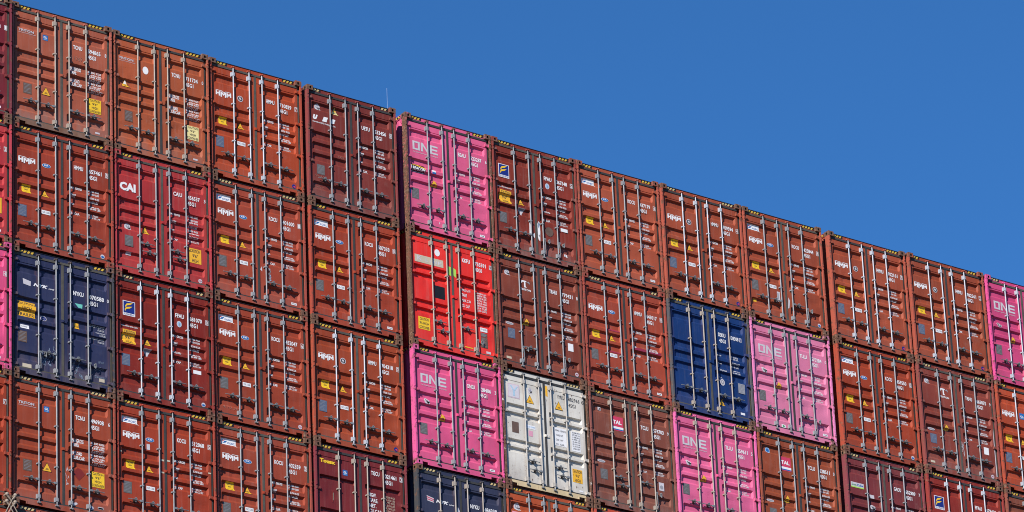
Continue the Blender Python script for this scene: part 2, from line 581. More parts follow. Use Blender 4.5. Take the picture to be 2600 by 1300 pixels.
def wall_mesh(s):
    """corrugated long side with its bottom rail"""
    b = MB()
    xo = 0.018 if s < 0 else W_ - 0.018
    dx = 0.036 if s < 0 else -0.036
    ys = [0.150]; ds = [1]
    y = 0.22
    while y < L_ - 0.3:
        for st, d in ((0.0, 1), (0.068, 0), (0.138, 0), (0.206, 1)):
            ys.append(y + st); ds.append(d)
        y += 0.278
    ys.append(L_ - 0.15); ds.append(1)
    n = len(ys)
    for z in (0.16, 2.80):
        for yy, d in zip(ys, ds):
            b.v.append((xo + dx * d, yy, z))
    for i in range(n - 1):
        f = (i, i + 1, n + i + 1, n + i)
        b.f.append(f if s > 0 else f[::-1]); b.m.append(0)
    xa, xb = (0.004, 0.06) if s < 0 else (W_ - 0.06, W_ - 0.004)
    b.box(xa, xb, 0.178, L_ - 0.178, 0.012, 0.1599)
    return b.mesh('side_wall', recalc=False)

def rail_mesh(s):
    b = MB()
    xa, xb = (0.0, 0.06) if s < 0 else (W_ - 0.06, W_)
    b.box(xa, xb, 0.178, L_ - 0.178, 2.782, 2.876)
    if s < 0:
        b.quad([(0.012, 0.150, 2.779), (0.012, 0.150, 2.62), (0.012, 0.178, 2.66), (0.012, 0.26, 2.779)])
    return b.mesh('top_rail')

def roof_mesh():
    b = MB()
    xs0, xs1 = 0.06, W_ - 0.06
    y = 0.1605; pts = [(y, 0)]
    y = 0.35
    while y < L_ - 0.4:
        pts += [(y, 0), (y + 0.04, 1), (y + 0.13, 1), (y + 0.17, 0)]
        y += 0.209
    pts.append((L_ - 0.16, 0))
    for x in (xs0, xs1):
        for yy, d in pts:
            b.v.append((x, yy, 2.862 - 0.018 * d))
    n = len(pts)
    for i in range(n - 1):
        b.f.append((i, i + 1, n + i + 1, n + i)[::-1]); b.m.append(0)
    return b.mesh('roof_panel', recalc=False)

def rear_mesh():
    b = MB()
    b.box(0.0, W_, L_ - 0.14, L_ - 0.02, 0.118, 2.778)
    for x in (0.0, W_ - 0.162):
        for z in (0.0, H_ - 0.118):
            b.box(x, x + 0.162, L_ - 0.178, L_, z, z + 0.1179)
    b.box(0.163, W_ - 0.163, L_ - 0.14, L_ - 0.02, 0.02, 0.1175)
    b.box(0.163, W_ - 0.163, L_ - 0.14, L_ - 0.02, 2.7785, 2.87)
    return b.mesh('rear_end')

def floor_mesh():
    b = MB()
    b.box(0.061, W_ - 0.061, 0.161, L_ - 0.161, 0.10, 0.155)
    y = 0.5
    while y < L_ - 0.4:
        b.box(0.061, W_ - 0.061, y, y + 0.045, 0.015, 0.0999)
        y += 0.30
    return b.mesh('underframe')

ME = {
    'cast': {(s, t): casting_mesh(s, t) for s in (-1, 1) for t in (0, 1)},
    'header': header_mesh(), 'sill': sill_mesh(), 'seal': seal_mesh(),
    'post': {s: post_mesh(s) for s in (-1, 1)}, 'hinge': {s: hinge_mesh(s) for s in (-1, 1)},
    'bar': bar_mesh(), 'keep': {t: keeper_mesh(t) for t in (0, 1)},
    'handle': {d: handle_mesh(d) for d in (-1, 1)}, 'hang': hanging_handle_mesh(), 'lug': lug_mesh(),
    'wall': {s: wall_mesh(s) for s in (-1, 1)}, 'rail': {s: rail_mesh(s) for s in (-1, 1)},
    'roof': roof_mesh(), 'rear': rear_mesh(), 'floor': floor_mesh(),
    'door': {(p, s, v): (door_mesh(p, 0.094, 1.194, PX0, PX1, v) if s < 0 else door_mesh(p, 1.250, 2.351, QX0, QX1, v))
             for p in PROF for s in (-1, 1) for v in range(4)},
    'stripes': {(a, b_): stripes_mesh(a, b_) for a in (2, 3, 4) for b_ in (2, 3, 4)},
}

# ------------------------------------------------------------------ lettering and stickers
_tc = {}
def glyphs(s, bold=0.012, italic=0.0):
    key = (s, bold, italic)
    if key in _tc:
        return _tc[key]
    cu = bpy.data.curves.new('t', 'FONT')
    cu.body = s
    cu.size = 1.0
    cu.offset = bold
    cu.resolution_u = 2
    cu.shear = italic
    cu.fill_mode = 'FRONT'
    o = bpy.data.objects.new('t', cu)
    me = bpy.data.meshes.new_from_object(o)
    polys = [[(me.vertices[i].co.x, me.vertices[i].co.y) for i in p.vertices] for p in me.polygons]
    bpy.data.meshes.remove(me)
    bpy.data.objects.remove(o)
    bpy.data.curves.remove(cu)
    if not polys:
        polys = [[(0, 0), (0.1, 0), (0.1, 0.1)]]
    xs = [p[0] for q in polys for p in q]; ys = [p[1] for q in polys for p in q]
    r = (polys, min(xs), max(xs), min(ys), max(ys))
    _tc[key] = r
    return r

def txt(s, x0, x1, z0, z1, mat='white', lay=2, bold=0.012, italic=0.0):
    polys, a, b, c, d = glyphs(s, bold, italic)
    sx = (x1 - x0) / (b - a); sz = (z1 - z0) / (d - c)
    return [([(x0 + (px - a) * sx, z0 + (pz - c) * sz) for px, pz in q], mat, lay) for q in polys]

def rect(x0, x1, z0, z1, mat, lay=1):
    return [([(x0, z0), (x1, z0), (x1, z1), (x0, z1)], mat, lay)]

def poly(pts, mat, lay=1):
    return [(list(pts), mat, lay)]

def disc(cx, cz, rx, rz, mat, lay=1, n=20):
    return [([(cx + rx * math.cos(2 * math.pi * i / n), cz + rz * math.sin(2 * math.pi * i / n)) for i in range(n)], mat, lay)]

def clip(pts, z, up):
    out = []
    for i in range(len(pts)):
        p, q = pts[i], pts[(i + 1) % len(pts)]
        pi = (p[1] >= z) if up else (p[1] <= z)
        qi = (q[1] >= z) if up else (q[1] <= z)
        if pi: out.append(p)
        if pi != qi:
            t = (z - p[1]) / (q[1] - p[1])
            out.append((p[0] + (q[0] - p[0]) * t, z))
    return out

def decal_mesh(items, prof, y0=YD):
    cuts = sorted({z for r in PROF[prof] for z in r[:4]}) if prof else []
    mats = []
    b = MB()
    for pts, mat, lay in items:
        if mat not in mats: mats.append(mat)
        mi = mats.index(mat)
        lo = min(p[1] for p in pts); hi = max(p[1] for p in pts)
        pieces = [pts]
        for z in cuts:
            if lo < z < hi:
                nxt = []
                for q in pieces:
                    a, c = clip(q, z, False), clip(q, z, True)
                    if len(a) > 2: nxt.append(a)
                    if len(c) > 2: nxt.append(c)
                pieces = nxt
        cxm = sum(p[0] for p in pts) / len(pts)
        flat = (not prof) or cxm > QX1 - 0.02 or cxm < PX0 + 0.01 or PX1 < cxm < QX0
        for q in pieces:
            zc = sum(p[1] for p in q) / len(q)
            vs = []
            for x, z in q:
                zz = z + (zc - z) * 1e-4
                yy = 0.0 if flat else rib_y(prof, zz)
                vs.append((x, y0 + yy - 0.0015 - 0.0022 * lay, z))
            b.quad(vs, mi)
    me = b.mesh('decal', recalc=False, nmat=len(mats))
    return me, [MT[m] for m in mats]

_dc = {}
def decal(name, items, prof, parent, key=None, label=None):
    if key is not None and (key, prof) in _dc:
        me, ms = _dc[(key, prof)]
    else:
        me, ms = decal_mesh(items() if callable(items) else items, prof)
        if key is not None: _dc[(key, prof)] = (me, ms)
    o = obj(name, me, ms, parent)
    if label: o['label'] = label
    if key is not None:
        o.location.x = _jit.uniform(-.010, .010)
    return o

_jit = random.Random(77)
def flakes(x0, z0, x1, z1, n, spread, size, mat, seed):
    """irregular flakes of worn paint strewn along a stroke"""
    rn = random.Random(seed)
    o = []
    for i in range(n):
        t = rn.random()
        cx = x0 + (x1 - x0) * t + rn.gauss(0, spread); cz = z0 + (z1 - z0) * t + rn.gauss(0, spread)
        r = size * rn.uniform(.3, 1.3)
        k = rn.uniform(1.0, 2.6)
        o += poly([(cx + r * math.cos(a) * rn.uniform(.5, 1.1), cz + k * r * math.sin(a) * rn.uniform(.5, 1.1)) for a in [j * 2 * math.pi / 7 for j in range(7)]], mat, 1 + i % 3)
    return o

# ---- sticker kit (x, z on the door)
def warn(cx, z0, w=0.205, h=0.185, lay=1, col_='amber', lower=None):
    o = poly([(cx - w / 2, z0), (cx + w / 2, z0), (cx, z0 + h)], 'black', lay)
    o += poly([(cx - w / 2 + .015, z0 + .009), (cx + w / 2 - .015, z0 + .009), (cx, z0 + h - .018)], col_, lay + 1)
    if lower:
        o += poly([(cx - w / 4 + .012, z0 + h * .42), (cx + w / 4 - .012, z0 + h * .42), (cx, z0 + h - .026)], lower, lay + 2)
    o += rect(cx - .03, cx + .03, z0 + .062, z0 + .070, 'ink', lay + 2) + rect(cx - .042, cx + .042, z0 + .042, z0 + .050, 'ink', lay + 2)
    return o

def small_caution():
    x0, x1, z0, z1 = .275, .482, 1.325, 1.515
    o = rect(x0, x1, z0, z1, 'yellow')
    o += txt('CAUTION', x0 + .03, x1 - .03, z1 - .062, z1 - .022, 'ink')
    o += txt('HIGH', x0 + .065, x1 - .065, z0 + .075, z0 + .108, 'ink')
    o += txt('CONTAINER', x0 + .02, x1 - .03, z0 + .022, z0 + .046, 'ink', bold=0)
    return o

def big_caution(lines, x0, x1, z0, z1, mat='yellow'):
    o = rect(x0, x1, z0, z1, mat)
    n = len(lines); h = (z1 - z0) / n
    for i, (s, f) in enumerate(lines):
        c = (x0 + x1) / 2; w = (x1 - x0) * f / 2
        o += txt(s, c - w, c + w, z1 - h * (i + 1) + h * .16, z1 - h * i - h * .16, 'ink')
    return o

def plate(x0, x1, z0, z1, mat='plate'):
    o = rect(x0, x1, z0, z1, mat)
    n = 7
    for k in range(n):
        z = z1 - (k + 1) * (z1 - z0) / (n + 1)
        o += rect(x0 + .02, x1 - .02 - .03 * (k % 3), z, z + .006, 'grey', 2)
    return o

def label_white():
    o = rect(.735, .945, .915, 1.005, 'white')
    o += txt('OK-1288', .755, .925, .938, .985, 'grey')
    return o

def hmm():
    x, z = .178, 1.998
    w = .405
    o = []
    t = z + .155
    o += poly([(x, t - .012), (x + .165, t - .012), (x + .165, t), (x, t)], 'white')
    o += poly([(x + .165, t - .012), (x + .215, t - .044), (x + .215, t - .028), (x + .165, t)], 'white')
    o += poly([(x + .215, t - .044), (x + .265, t - .012), (x + .265, t), (x + .215, t - .028)], 'white')
    o += poly([(x + .265, t - .012), (x + w, t - .012), (x + w, t), (x + .265, t)], 'white')
    g = t - .026
    o += rect(x, x + .038, g - .098, g, 'white') + rect(x + .078, x + .118, g - .112, g, 'white') + rect(x + .038, x + .078, g - .066, g - .034, 'white')
    # middle M
    o += rect(x + .128, x + .162, g - .128, g, 'white') + rect(x + .238, x + .272, g - .128, g - .006, 'white')
    o += poly([(x + .162, g), (x + .162, g - .044), (x + .2, g - .094), (x + .2, g - .042)], 'white')
    o += poly([(x + .2, g - .042), (x + .2, g - .094), (x + .238, g - .05), (x + .238, g - .006)], 'white')
    # right M
    o += rect(x + .282, x + .314, g - .108, g - .004, 'white') + rect(x + .373, x + .405, g - .094, g, 'white')
    o += poly([(x + .314, g - .004), (x + .314, g - .044), (x + .344, g - .084), (x + .344, g - .036)], 'white')
    o += poly([(x + .344, g - .036), (x + .344, g - .084), (x + .373, g - .044), (x + .373, g)], 'white')
    return o

def one():
    x0, x1, z0, z1 = .235, .945, 2.018, 2.238
    m = 'offwhite'
    o = []
    t = .054; t2 = .042
    a = x0; b = x0 + .205
    o += rect(a, a + t, z0, z1, m) + rect(b - t, b, z0, z1, m) + rect(a + t, b - t, z0, z0 + t2, m) + rect(a + t, b - t, z1 - t2, z1, m)
    a = x0 + .235; b = x0 + .46
    o += rect(a, a + t, z0, z1, m) + rect(b - t, b, z0, z1, m)
    o += poly([(a + t, z1), (a + t, z1 - .07), (b - t, z0), (b - t, z0 + .07)], m)
    a = x0 + .49; b = x1
    o += rect(a, a + t, z0, z1, m) + rect(a + t, b, z0, z0 + t2, m) + rect(a + t, b, z1 - t2, z1, m) + rect(a + t, b - .01, (z0 + z1) / 2 - t2 / 2, (z0 + z1) / 2 + t2 / 2, m)
    o += txt('OCEAN NETWORK EXPRESS', x0, x1, 1.948, 1.974, m, bold=0.01)
    return o

def kobc():
    o = poly([(.168, 2.362), (.545, 2.372), (.572, 2.352), (.560, 2.500), (.172, 2.512)], 'white')
    o = rect(.170, .560, 2.368, 2.508, 'white') + poly([(.545, 2.368), (.545, 2.352), (.585, 2.346), (.560, 2.368)], 'white')
    o += poly([(.235, 2.398), (.300, 2.418), (.345, 2.468), (.270, 2.450)], 'blue', 2)
    o += poly([(.205, 2.440), (.250, 2.452), (.300, 2.482), (.240, 2.470)], 'red', 2)
    o += txt('KOBC', .350, .530, 2.395, 2.440, 'blue')
    return o

def kr():
    o = disc(.835, 2.062, .105, .047, 'white') + disc(.835, 2.062, .096, .040, 'blue', 2)
    o += txt('KR', .785, .885, 2.050, 2.085, 'white', 3, bold=0.03)
    return o

def round_emblem(cx, cz, rx=.075, rz=.072, outer='offwhite', inner='ink'):
    o = disc(cx, cz, rx, rz, outer) + disc(cx, cz, rx * .78, rz * .78, inner, 2)
    o += disc(cx - .006, cz + .008, rx * .38, rz * .34, outer, 3, 8) + poly([(cx - .03, cz - .05), (cx + .035, cz - .02), (cx, cz + .002)], outer, 3)
    return o

def seal_disc(cx, cz, rx, rz, core='grey'):
    o = disc(cx, cz, rx, rz, 'offwhite') + poly([(cx - rx * .1, cz - rz * .5), (cx + rx, cz - rz * 1.05), (cx + rx, cz)], 'offwhite')
    o += disc(cx, cz + .012, rx * .55, rz * .5, core, 2, 10) + disc(cx, cz + .02, rx * .25, rz * .3, 'offwhite', 3, 8)
    return o

def florens(x0=.205, x1=.510, z0=1.925, z1=2.265):
    o = rect(x0, x1, z0, z1, 'white') + rect(x0 + .016, x1 - .016, z0 + .062, z1 - .014, 'navy', 2)
    def sw(dx, dz):
        return (poly([(x0 + .055 + dx, z0 + .100 + dz), (x0 + .085 + dx, z0 + .160 + dz), (x0 + .085 + dx, z0 + .205 + dz), (x0 + .045 + dx, z0 + .150 + dz)], 'yellow', 3)
                + poly([(x0 + .085 + dx, z0 + .160 + dz), (x0 + .17 + dx, z0 + .185 + dz), (x0 + .17 + dx, z0 + .225 + dz), (x0 + .085 + dx, z0 + .205 + dz)], 'yellow', 3)
                + poly([(x0 + .17 + dx, z0 + .185 + dz), (x0 + .235 + dx, z0 + .238 + dz), (x0 + .17 + dx, z0 + .225 + dz)], 'yellow', 3))
    o += sw(.012, .072) + sw(0, -.012)
    o += txt('FLORENS', x0 + .02, x1 - .02, z0 + .014, z0 + .050, 'navy', 2)
    return o

def www():
    return txt('www.florens.com', .172, .595, 1.690, 1.732, 'white')

def triton_old():
    o = txt('TRITON', .175, .545, 2.248, 2.308, 'offwhite', bold=0.03)
    o += txt('www.tritoncontainer.com', .175, .590, 2.208, 2.232, 'offwhite', bold=0)
    return o

def triton_new():
    o = poly([(.700, 2.265), (.735, 2.300), (.815, 2.300), (.815, 2.262)], 'white')
    o += rect(.790, .832, 2.130, 2.262, 'white') + poly([(.832, 2.130), (.832, 2.165), (.865, 2.130)], 'white') + rect(.815, .860, 2.270, 2.300, 'white')
    o += poly([(.865, 2.262), (.925, 2.300), (.955, 2.262), (.938, 2.216), (.925, 2.252)], 'grey')
    o += poly([(.70, 2.265), (.72, 2.225), (.755, 2.262)], 'white')
    o += txt('TRITON', .680, .978, 2.048, 2.098, 'white', bold=0.03)
    return o

def gl(x0=.775, z0=2.168, w=.125, h=.128):
    return rect(x0, x0 + w, z0, z0 + h, 'blue') + txt('GL', x0 + .018, x0 + w - .018, z0 + .045, z0 + .098, 'white', 2, bold=0.03) + rect(x0 + .02, x0 + w - .02, z0 + .016, z0 + .026, 'pale_blue', 2)

def ues():
    o = txt('U', .186, .318, 2.082, 2.205, 'white', bold=0.1, italic=0.3) + txt('E', .435, .600, 2.082, 2.205, 'white', bold=0.1, italic=0.3)
    o += txt('S', .665, .800, 2.082, 2.205, 'white', bold=0.1, italic=0.3)
    o += txt('International (HK) Holding Co., Ltd.', .178, .800, 2.000, 2.050, 'white', bold=0.02)
    return o

def kline():
    o = rect(.178, .978, 2.085, 2.268, 'cream')
    for s, a, b, h in (('K', .250, .380, .125), ('L', .480, .560, .085), ('I', .600, .622, .085), ('N', .690, .790, .085), ('E', .830, .930, .085)):
        o += txt(s, a, b, 2.128, 2.128 + h, 'offwhite', bold=0.02)
    return o

def nyk(flag='white'):
    o = poly([(.285, 2.208), (.300, 2.085), (.470, 2.060), (.478, 2.170), (.400, 2.185)], 'offwhite')
    if flag == 'striped':
        o += poly([(.288, 2.185), (.476, 2.145), (.476, 2.125), (.291, 2.160)], 'red', 2) + poly([(.294, 2.135), (.474, 2.103), (.473, 2.086), (.297, 2.112)], 'red', 2)
    o += txt('NYK', .535, .885, 2.080, 2.155, 'white', bold=0.05, italic=0.3) + txt('LINE', .895, 1.035, 2.080, 2.108, 'white', bold=0.02, italic=0.3)
    return o

def cai():
    return txt('CAI', .160, .560, 1.970, 2.170, 'white', bold=0.055)

def tal():
    o = rect(.672, .998, 1.965, 2.318, 'red') + rect(.672, .998, 2.012, 2.066, 'white', 2) + rect(.672, .998, 1.985, 2.012, 'blue', 2)
    o += txt('TAL', .700, .955, 2.130, 2.225, 'white', 2, bold=0.04)
    return o

def touax():
    return txt('Touax', .150, .556, 2.440, 2.535, 'yellow', bold=0.05)

def seacube():
    return rect(.165, .562, 1.985, 2.120, 'offwhite') + rect(.165, .562, 1.985, 2.015, 'lime', 2) + txt('Sea', .180, .335, 2.035, 2.092, 'green', 2) + txt('Cube', .345, .545, 2.035, 2.092, 'blue', 2, bold=0.03)

def beacon():
    o = rect(.150, .575, 1.475, 1.670, 'black') + poly([(.150, 1.650), (.400, 1.665), (.575, 1.600), (.575, 1.560), (.33, 1.635)], 'yellow', 2)
    o += rect(.150, .575, 1.475, 1.487, 'offwhite', 2) + txt('BEACON', .215, .560, 1.505, 1.590, 'white', 3, bold=0.04) + rect(.165, .190, 1.49, 1.64, 'offwhite', 2)
    return o

def ysticker():
    o = rect(.195, .520, 2.170, 2.515, 'ghost_pink') + rect(.215, .500, 2.190, 2.495, 'ghost_white', 2)
    o += poly([(.255, 2.470), (.300, 2.470), (.372, 2.375), (.335, 2.355)], 'ghost_blue', 3) + poly([(.445, 2.470), (.480, 2.470), (.395, 2.345), (.372, 2.375)], 'ghost_blue', 3)
    o += rect(.335, .392, 2.225, 2.362, 'ghost_blue', 3)
    return o

def lamp_emblem(core='navy', cx=2.20, cz=.245):
    if core == 'card':
        return rect(2.06, 2.20, .232, .285, 'white') + rect(2.085, 2.175, .255, .266, 'ink', 2)
    if core == 'navy':
        return disc(cx, cz, .052, .052, 'navy', 1, 12) + poly([(cx - .03, cz - .01), (cx + .04, cz - .035), (cx + .03, cz + .02)], 'red', 2)
    if core == 'sky':
        return disc(cx, cz, .052, .050, 'offwhite', 1, 12) + disc(cx, cz - .01, .038, .026, 'blue', 2, 10)
    return disc(cx, cz, .050, .050, 'offwhite', 1, 12) + disc(cx, cz, .028, .028, 'pink', 2, 10) + rect(cx - .03, cx + .03, cz - .004, cz + .006, 'ink', 3)

def number(code, num, chk, size='45G1', mat='white', box=True, x=(1.512, 1.735), n=(1.874, 2.186), dz=0.0, sx=None):
    o = {}
    o['owner_code'] = txt(code, x[0], x[1], 2.145 + dz, 2.244 + dz, mat, bold=.026)
    o['serial_number'] = txt(num, n[0], n[1], 2.135 + dz, 2.235 + dz, mat, bold=.026)
    s0 = sx if sx is not None else n[0]
    o['size_code'] = txt(size, s0, s0 + .200, 1.994 + dz, 2.092 + dz, mat, bold=.026)
    if box == 'fill':
        q = rect(2.278, 2.348, 2.128 + dz, 2.236 + dz, 'offwhite') + txt(chk, 2.292, 2.332, 2.140 + dz, 2.222 + dz, 'patch')
    else:
        q = txt(chk, 2.290, 2.332, 2.140 + dz, 2.226 + dz, mat)
        if box:
            a, b, c, d = 2.276, 2.349, 2.126 + dz, 2.240 + dz
            t = .008
            q += rect(a, b, c, c + t, mat) + rect(a, b, d - t, d, mat) + rect(a, a + t, c + t, d - t, mat) + rect(b - t, b, c + t, d - t, mat)
    o['check_digit'] = q
    return o

def weights(kind):
    L1, R1, h = [], [], .058
    if kind in ('hmm', 'plain', 'one', 'florens', 'cai', 'ues'):
        words = {'hmm': ['MAX. GROSS', 'TARE', 'NET', 'CU. CAP.'], 'plain': ['MAX. GROSS', 'TARE', 'NET', 'CU. CAP.'],
                 'one': ['MAX. GROSS', 'TARE', 'NET', 'CU.CAP.'], 'florens': ['MAX. GROSS', 'TARE', 'PAYLOAD', 'CU. CAP.'],
                 'cai': ['MAX GROSS', 'TARE.', 'NET', 'CU.CAP.'], 'ues': ['MAX GROSS', 'TARE', 'NET', 'CU. CAP.']}[kind]
        zz = [1.700, 1.500, 1.300, 1.100]
        vals = ['32.500 KGS', '71.650 LBS', '3.700 KGS', '8.160 LBS', '28.800 KGS', '63.490 LBS', '76.4 CU.M', '2.700 CU.FT']
        zr = [1.722, 1.655, 1.530, 1.466, 1.345, 1.283, 1.150, 1.095]
        h2 = .044
        L1 = list(zip(words, zz)); R1 = list(zip(vals, zr))
        wl, wr = .030, .0262
        if kind in ('plain', 'one', 'cai'): h = .045
        if kind == 'cai':
            zr = [1.735 - .085 * k for k in range(8)]; R1 = list(zip(vals, zr))
    else:
        words = ['MAXGROSS', 'TARE', 'PAYLOAD', 'CUB.CAP.']
        L1 = list(zip(words, [1.650, 1.535, 1.365, 1.245])); h = .085
        vals = ['32.500 KGS', '71.650 LBS', '3.840 KGS', '8.470 LBS', '28.660 KGS', '63.190 LBS', '76.4 CUM', '2.700 CUFT']
        R1 = list(zip(vals, [1.690 - .068 * k for k in range(8)]))
        h2 = .045; wl, wr = .036, .033
    o = []
    for s, z in L1:
        o += txt(s, 1.440, 1.440 + wl * len(s), z, z + h, 'white', bold=.026)
    for s, z in R1:
        o += txt(s, 1.895, 1.895 + wr * len(s), z, z + h2, 'white', bold=0.022)
    return o

# ------------------------------------------------------------------ the containers
# column geometry: left edge, depth, height, lean, width factor
COLS = {-1: (-2.4886, -0.1565, -0.0651, -0.00518, 1.0), 0: (0, -0.0838, -0.0402, -0.00655, 1.0255), 1: (2.5726, -0.0357, -0.0206, -0.00509, 1.0103),
        2: (5.1168, 0.0338, 0.0131, -0.00333, 1.0066), 3: (7.7192, 0.0253, 0.0095, 0.00283, 1.0005), 4: (10.4646, 0.0875, 0.0417, 0.00121, 0.9956),
        5: (12.9281, 0.0869, 0.0412, 0.00163, 1.0034), 6: (15.402, 0.0812, 0.0407, -0.00034, 1.0026), 7: (17.8875, 0.024, 0.0227, 0.0027, 1.0043),
        8: (20.3836, 0.0122, 0.008, 0.00287, 1.0127), 9: (23.0953, 0.0172, -0.0037, 0.00358, 1.0164), 10: (25.6457, -0.0283, -0.0102, 0.00081, 1.0231),
        11: (28.2006, -0.0638, -0.0372, 0.00089, 1.0)}
ORD = ['top', 'second', 'third', 'fourth', 'fifth']

HM, KO, TC, PK = (156, 68, 46), (150, 66, 50), (164, 86, 70), (214, 80, 140)
FL, TR, TA = (136, 44, 38), (124, 58, 50), (132, 70, 62)
# column, row, style, paint, number, extra options
SPEC = [
    (-1, 0, 'edge', (118, 38, 52), ('TCLU', '430183', '1'), {}),
    (0, 0, 'triton_old', TC, ('TCNU', '594865', '8'), dict(low=.75, gl=1, ca='yellow', scrawl=1, bar='bar_cream')),
    (1, 0, 'triton_old', (168, 84, 58), ('TCNU', '711734', '0'), dict(low=.3, disc=1, ca='pale_yellow', bar='bar_cream')),
    (2, 0, 'hmm', (162, 66, 42), ('HMMU', '710829', '7'), dict(em='round', bar='bar_bright')),
    (3, 0, 'ues', (130, 54, 52), ('UETU', '533456', '9'), dict(low=.25)),
    (4, 0, 'one', (212, 90, 142), ('BEAU', '523287', '6'), dict(beacon=1, postc=(196, 92, 96))),
    (5, 0, 'florens', (134, 52, 44), ('FFAU', '367548', '5'), dict(low=.5, torn=1, hang=2)),
    (6, 0, 'kobc', (158, 76, 58), ('KOCU', '437179', '4'), dict()),
    (7, 0, 'hmm', (160, 74, 54), ('HMMU', '709594', '4'), dict(em='round', bar='bar_bright')),
    (8, 0, 'kobc', (164, 76, 56), ('KOCU', '425844', '8'), dict(torn=2, hang=1, le='sky')),
    (9, 0, 'hmm', (164, 76, 56), ('HMMU', '702161', '7'), dict(em='round', bar='bar_bright')),
    (10, 0, 'hmm', (156, 72, 52), ('HMMU', '702561', '2'), dict(em='round', bar='bar_bright')),
    (11, 0, 'one', (208, 74, 134), ('ONEU', '118820', '5'), dict(bar='bar_bright', em='round')),
    (-1, 1, 'edge', (182, 56, 68), ('CAIU', '471338', '3'), dict(ye=1)),
    (0, 1, 'hmm', (150, 60, 46), ('HMMU', '657461', '8'), dict(em='kr', le='sky')),
    (1, 1, 'cai', (176, 54, 60), ('CAIU', '456537', '3'), dict(pair=1, le='pink')),
    (2, 1, 'kobc', (150, 64, 50), ('KOCU', '401600', '1'), dict(torn=3, low=.2)),
    (3, 1, 'kobc', (158, 62, 44), ('KOCU', '507333', '0'), dict()),
    (4, 1, 'kline', (228, 50, 50), ('KKFU', '755591', '9'), dict(prof='four', bar='bar_cream', pair=1, hang=3, postc=(132, 72, 54))),
    (5, 1, 'triton_new', (128, 62, 52), ('TRHU', '779431', '8'), dict(hang=4)),
    (6, 1, 'hmm', (154, 66, 52), ('HMMU', '643017', '0'), dict(em='kr', mag=1)),
    (7, 1, 'plainblue', (23, 52, 106), ('SEKU', '438308', '8'), dict(bar='bar_cream', postc=(78, 78, 82))),
    (8, 1, 'one', (212, 120, 168), ('TLLU', '570284', '0'), dict(hang=1, em='seal')),
    (9, 1, 'kobc', (162, 64, 42), ('KOCU', '459550', '0'), dict(le='sky')),
    (10, 1, 'triton_new', (130, 60, 54), ('TRHU', '665075', '9'), dict(torn=4, low=.3, rust=.25)),
    (11, 1, 'hmm', (162, 66, 42), ('HMMU', '661204', '6'), dict(em='blue', bar='bar_bright')),
    (-1, 2, 'edge', (206, 76, 132), ('TLLU', '551706', '4'), dict()),
    (0, 2, 'nyk', (47, 52, 86), ('NYKU', '070588', '0'), dict(low=.3, smear=1, hang=5, postc=(60, 60, 66), rust=.25)),
    (1, 2, 'florens', (130, 40, 34), ('FFAU', '681070', '0'), dict(bar='bar_bright', le='sky', wl=1)),
    (2, 2, 'kobc', (158, 66, 48), ('KOCU', '452047', '6'), dict(le='pink', scrawl=2)),
    (3, 2, 'hmm', (160, 68, 44), ('HMMU', '704318', '0'), dict(em='round', bar='bar_bright')),
    (4, 2, 'one', (210, 84, 140), ('ONEU', '128406', '3'), dict(em='seal')),
    (5, 2, 'ym', (216, 211, 199), ('YMLU', '882966', '6'), dict(prof='four', bar='white_bar', rust=.55, low=.4, hangs=1)),
    (6, 2, 'tal', (132, 74, 66), ('TCLU', '574703', '9'), dict(low=.3, pair=1, hang=6, bar='bar_cream')),
    (7, 2, 'one', (210, 96, 150), ('TLLU', '559611', '5'), dict(em='seal', bar='bar_cream')),
    (8, 2, 'tal', (142, 68, 48), ('TCLU', '628511', '0'), dict(tri=1, bluedot=1)),
    (9, 2, 'seacube', (126, 54, 62), ('GAOU', '652909', '7'), dict()),
    (10, 2, 'florens', (140, 46, 40), ('FFAU', '679420', '9'), dict(bar='bar_bright')),
    (11, 2, 'edge', (136, 70, 54), ('TCLU', '607331', '2'), dict()),
    (-1, 3, 'edge', (156, 60, 42), ('HMMU', '655217', '7'), dict()),
    (0, 3, 'triton_old', (150, 66, 48), ('TCNU', '496908', '6'), dict(gl=1, ca='yellow', low=.25, diamond=1, rust=.25)),
    (1, 3, 'kobc', (154, 58, 40), ('KOCU', '512068', '5'), dict(dash=1)),
    (2, 3, 'kobc', (150, 66, 52), ('KOCU', '402359', '3'), dict()),
    (3, 3, 'touax', (122, 42, 50), ('TGCU', '021461', '3'), dict(prof='sparse', bar='bar_cream')),
    (4, 3, 'nyk2', (50, 54, 78), ('NYKU', '484338', '4'), dict(bar='bar_cream', postc=(62, 62, 66))),
    (5, 3, 'edge2', (172, 78, 50), ('TCNU', '350914', '2'), dict()),
    (6, 3, 'edge', (182, 72, 56), ('TRHU', '190338', '1'), dict()),
    (-1, 4, 'edge', (150, 60, 44), ('TEMU', '630911', '0'), dict()),
    (0, 4, 'edge', (146, 60, 46), ('TEMU', '621507', '3'), dict()),
]
MT['white_bar'] = plain('weathered_white_bar', (180, 174, 166), 0.6, 0.25, seed=8, grime=0.8)
MT['rod_steel'] = plain('lashing_steel', (156, 140, 124), 0.6, 0.3, seed=9, grime=0.8)

LOOK = {
    'edge': '', 'edge2': '', 'triton_old': 'with small white left door lettering', 'hmm': 'with three joined white letters',
    'kobc': 'with white banner sticker above its logo', 'ues': 'with three slanted white capitals', 'one': 'with three big block letters',
    'florens': 'with a square blue and yellow sticker', 'cai': 'with three large white letters', 'kline': 'with a cream band across the left door',
    'triton_new': 'with a white letter T emblem', 'plainblue': 'with a bare left door', 'nyk': 'with a white flag emblem', 'nyk2': 'with a red striped flag emblem',
    'ym': 'with a faded square pink sticker', 'tal': 'with a red sticker between two bars', 'seacube': 'with a white and green name sticker', 'touax': 'with yellow lettering'}

